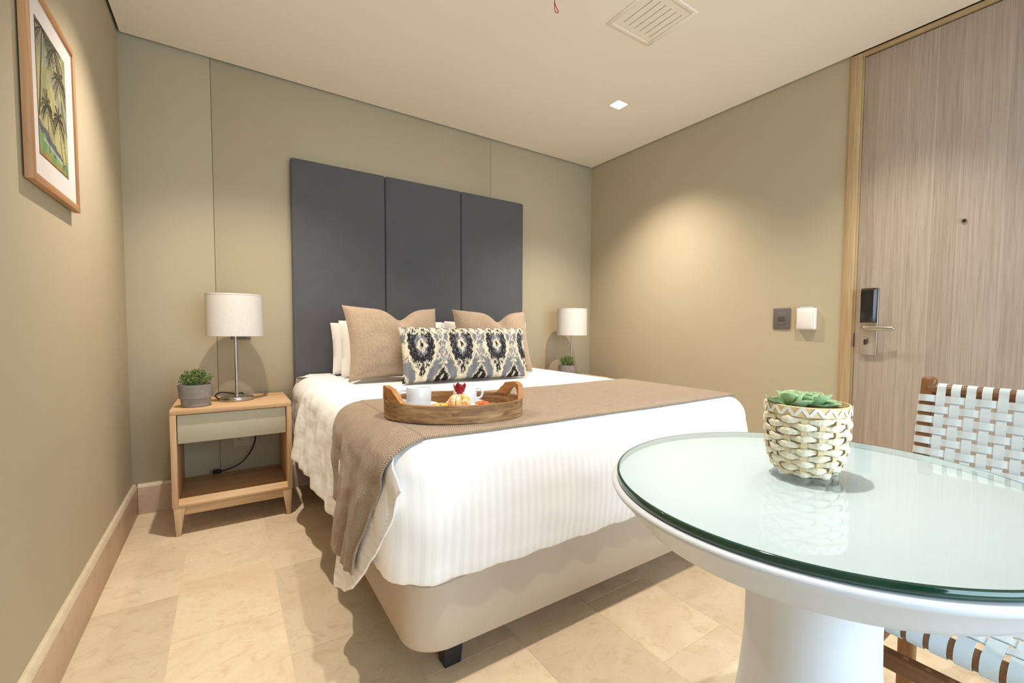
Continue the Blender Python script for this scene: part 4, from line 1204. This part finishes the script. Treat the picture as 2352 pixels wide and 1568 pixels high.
for k in range(nzg):
    for d in (0, 1):
        a0 = 2*math.pi*(k+d*.5)/nzg; a1 = a0+math.pi/nzg; V = []
        for i in range(7):
            t = i/6; a = a0+(a1-a0)*t; z = rz+.001+.016*(t if d == 0 else 1-t); r = .0743
            for e in (-1, 1):
                for rr in (0, .0008):
                    V.append((BC.x+(r+rr)*math.cos(a+e*.0036/r), BC.y+(r+rr)*math.sin(a+e*.0036/r), BC.z+z))
        Fc = []
        for i in range(6):
            b = i*4
            Fc += [(b, b+4, b+6, b+2), (b+1, b+3, b+7, b+5), (b, b+1, b+5, b+4), (b+2, b+6, b+7, b+3)]
        o = mesh('lacing', V, Fc, M['lacing'], rim, False); recalc(o.data)
lathe('soil', [(0, .111), (.0690, .108)], tuple(BC), M['soil'], bk, 40, cap=False)
def succ_leaf(az, el, L, Wd, mat, base, cup_=.25, th=.007):
    d = Vector((math.cos(az)*math.cos(el), math.sin(az)*math.cos(el), math.sin(el))); s = Vector((-math.sin(az), math.cos(az), 0)); n = s.cross(d)*-1
    if n.z < 0: n = -n
    V = []; nu, nv = 14, 9
    for side in (1, -1):
        for i in range(nu):
            q = i/(nu-1); w = Wd/2*(abs(math.sin(math.pi*q**1.45))**.62*.98+.22*(1-q)**2)
            if i == nu-1: w = .0008
            for j in range(nv):
                e = -1+2*j/(nv-1)
                t = th*(.5 if side > 0 else -.5)*math.sqrt(max(0, 1-e*e))*(1-q**4)*(.5+.5*math.sin(math.pi*min(1, q+.2)))
                p = Vector(base)+d*(L*q)+s*(w*e)+n*(cup_*w*e*e*1.2+t+L*.16*q*q); V.append(tuple(p))
    Fc = grid_faces(nu, nv)+[tuple(nu*nv+k for k in f[::-1]) for f in grid_faces(nu, nv)]
    o = mesh('leaf', V, Fc, mat, bk)
    bm = bmesh.new(); bm.from_mesh(o.data); bmesh.ops.remove_doubles(bm, verts=bm.verts, dist=1e-5); bmesh.ops.recalc_face_normals(bm, faces=bm.faces); bm.to_mesh(o.data); bm.free()
def rosette(c, R, layers, az0=0, redouter=False):
    for li, (n, el, L, wd) in enumerate(layers):
        for k in range(n):
            az = az0+2*math.pi*(k+.5*(li % 2))/n+li*.3
            succ_leaf(az, el, L*R, wd*R, M['succ_red'] if (redouter and li == 0) else M['succ'], c)
cz = BC.z+BHT
vx = Vector((.80, -.60, 0))     # across the view
rosette(BC+vx*(.006)+Vector((0, .0, BHT+.006)), .056, [(7, .12, 1.0, .72), (6, .5, .85, .66), (5, .95, .62, .56), (3, 1.25, .42, .42)], .3)
rosette(BC+vx*(-.036)+Vector((-.004, -.006, BHT+.004)), .052, [(3, .35, 1.0, .9), (4, .8, .85, .8)], 2.4)
rosette(BC+vx*(.044)+Vector((0, .0, BHT+.0)), .040, [(6, .25, 1.0, .62), (4, .7, .75, .55)], .9, True)
rosette(BC+Vector((.026, .030, BHT+.002)), .040, [(6, .3, 1.0, .62), (4, .8, .7, .5)], .2, True)

# ------------------------------------------------------------------ woven strap chair
cr_ = thing('strap_chair', (1.72, -3.07, 0), 'teak dining chair with woven white leather straps at the glass table', 'chair')
CY0, CY1 = -3.305, -2.835            # outer sides
def back_pt(t):                       # t: height; returns x on the raked back plane
    return 1.938+(t-.45)*(2.018-1.938)/(.875-.45)
for yy in (CY1-.038, CY0):
    y0, y1 = yy, yy+.038
    V0 = ((1.915, y0, 0), (1.947, y0, 0), (1.947, y1, 0), (1.915, y1, 0)); V1 = ((1.918, y0, .45), (1.958, y0, .45), (1.958, y1, .45), (1.918, y1, .45))
    hexa('rear_leg', V0, V1, M['teak_v'], cr_, .006)
    xa = back_pt(.45); xb = back_pt(.895)
    hexa('back_post', ((xa-.020, y0, .44), (xa+.018, y0, .44), (xa+.018, y1, .44), (xa-.020, y1, .44)),
         ((xb-.014, y0+.002, .893), (xb+.015, y0+.002, .893), (xb+.015, y1-.002, .893), (xb-.014, y1-.002, .893)), M['teak_v'], cr_, .009)
    hexa('front_leg', ((1.475, y0+.005, 0), (1.503, y0+.005, 0), (1.503, y1-.005, 0), (1.475, y1-.005, 0)),
         ((1.470, y0, .462), (1.508, y0, .462), (1.508, y1, .462), (1.470, y1, .462)), M['teak_v'], cr_, .006)
    box('side_rail', (1.50, y0+.006, .425), (1.93, y1-.006, .460), M['teak_x'], cr_, .008)
    box('side_stretcher', (1.495, y0+.010, .245), (1.925, y1-.010, .272), M['teak_x'], cr_, .006)
tube('front_rail', [(1.476, CY0+.02, .440), (1.476, CY1-.02, .440)], .0185, M['teak_y'], cr_, 16)
tube('seat_rear_rail', [(1.925, CY0+.02, .442), (1.925, CY1-.02, .442)], .017, M['teak_y'], cr_, 16)
box('front_stretcher', (1.505, CY0+.02, .320), (1.532, CY1-.02, .356), M['teak_y'], cr_, .006)
ztr, zbr = .858, .545
tube('back_top_rail', [(back_pt(ztr), CY0+.02, ztr), (back_pt(ztr), CY1-.02, ztr)], .0165, M['teak_y'], cr_, 16)
tube('back_lower_rail', [(back_pt(zbr), CY0+.02, zbr), (back_pt(zbr), CY1-.02, zbr)], .0165, M['teak_y'], cr_, 16)
def strap(name, path, wdir, w, th, parent):
    """strap with its ends tucked behind the rails: path points with outward normals, swept with width w along wdir"""
    V = []; n = len(path); wd_ = Vector(wdir)*w/2
    for p, nn in path:
        p = Vector(p); nn = Vector(nn)*th/2
        for q in (p-wd_-nn, p+wd_-nn, p+wd_+nn, p-wd_+nn): V.append(tuple(q))
    Fc = [(i*4+j, (i+1)*4+j, (i+1)*4+(j+1) % 4, i*4+(j+1) % 4) for i in range(n-1) for j in range(4)]+[(0, 1, 2, 3), tuple((n-1)*4+j for j in range(4))]
    o = mesh(name, V, Fc, M['strap'], parent); recalc(o.data); sharp(o, 50)
def loop(origin, along, nrm, length, rad, weave, npts, amp=.0017):
    """path across two parallel rails 'length' apart and round behind each; front side woven by weave(t)->[-1,1]"""
    o0, d, n = Vector(origin), Vector(along), Vector(nrm); P = []
    P.append((o0+d*.014-n*rad, -n))
    for i in range(0, 8):
        a = math.pi*i/8; P.append((o0-d*(rad*math.sin(a))-n*(rad*math.cos(a)), -d*math.sin(a)-n*math.cos(a)))
    for i in range(npts+1):
        t = i/npts; P.append((o0+d*(length*t)+n*(rad+amp*weave(t*length)), n))
    for i in range(1, 9):
        a = math.pi*i/8; P.append((o0+d*(length+rad*math.sin(a))+n*(rad*math.cos(a)), d*math.sin(a)+n*math.cos(a)))
    P.append((o0+d*(length-.014)-n*rad, -n))
    return P
def wv(first, pitch, par):
    def f(s):
        k = (s-first)/pitch; v = math.cos(math.pi*(k+par)); 
        return max(-1, min(1, 1.8*v))
    return f
SP = .031; SWD = .0192
bd = Vector((back_pt(.86)-back_pt(.46), 0, .40)).normalized(); bn = Vector((-bd.z, 0, bd.x))
Lb = (Vector((back_pt(ztr), 0, ztr))-Vector((back_pt(zbr), 0, zbr))).length
HP = .0292; nh = 10
h0 = Lb-.026      # first horizontal strap below the top rail, along bd
yv = [CY1-.0515-SP*k for k in range(13)]
for i, y in enumerate(yv):
    strap('back_strap', loop((back_pt(zbr), y, zbr), bd, bn, Lb, .0183, wv(h0 % (2*HP), HP, i), 60), (0, 1, 0), SWD, .0022, cr_)
for j in range(nh):
    s = h0-HP*j; o0 = Vector((back_pt(zbr), 0, zbr))+bd*s
    strap('back_strap', loop((o0.x, CY0+.019, o0.z), (0, 1, 0), bn, CY1-CY0-.038, .0195, wv(yv[-1]-(CY0+.019), SP, (j+1+12) % 2), 90, .0016), bd, .0190, .0022, cr_)
sp2 = .0345; sw2 = .0250
ys_ = [CY1-.050-sp2*k for k in range(12)]
xs_ = [1.476+.040+sp2*k for k in range(12)]
for i, y in enumerate(ys_):
    strap('seat_strap', loop((1.476, y, .440), (1, 0, 0), (0, 0, 1), .449, .0203, wv(.040, sp2, i), 80), (0, 1, 0), sw2, .0022, cr_)
for j, x in enumerate(xs_):
    strap('seat_strap', loop((x, CY0+.019, .440), (0, 1, 0), (0, 0, 1), CY1-CY0-.038, .0205, wv(ys_[-1]-(CY0+.019), sp2, (j+1+11) % 2), 80), (1, 0, 0), sw2, .0022, cr_)
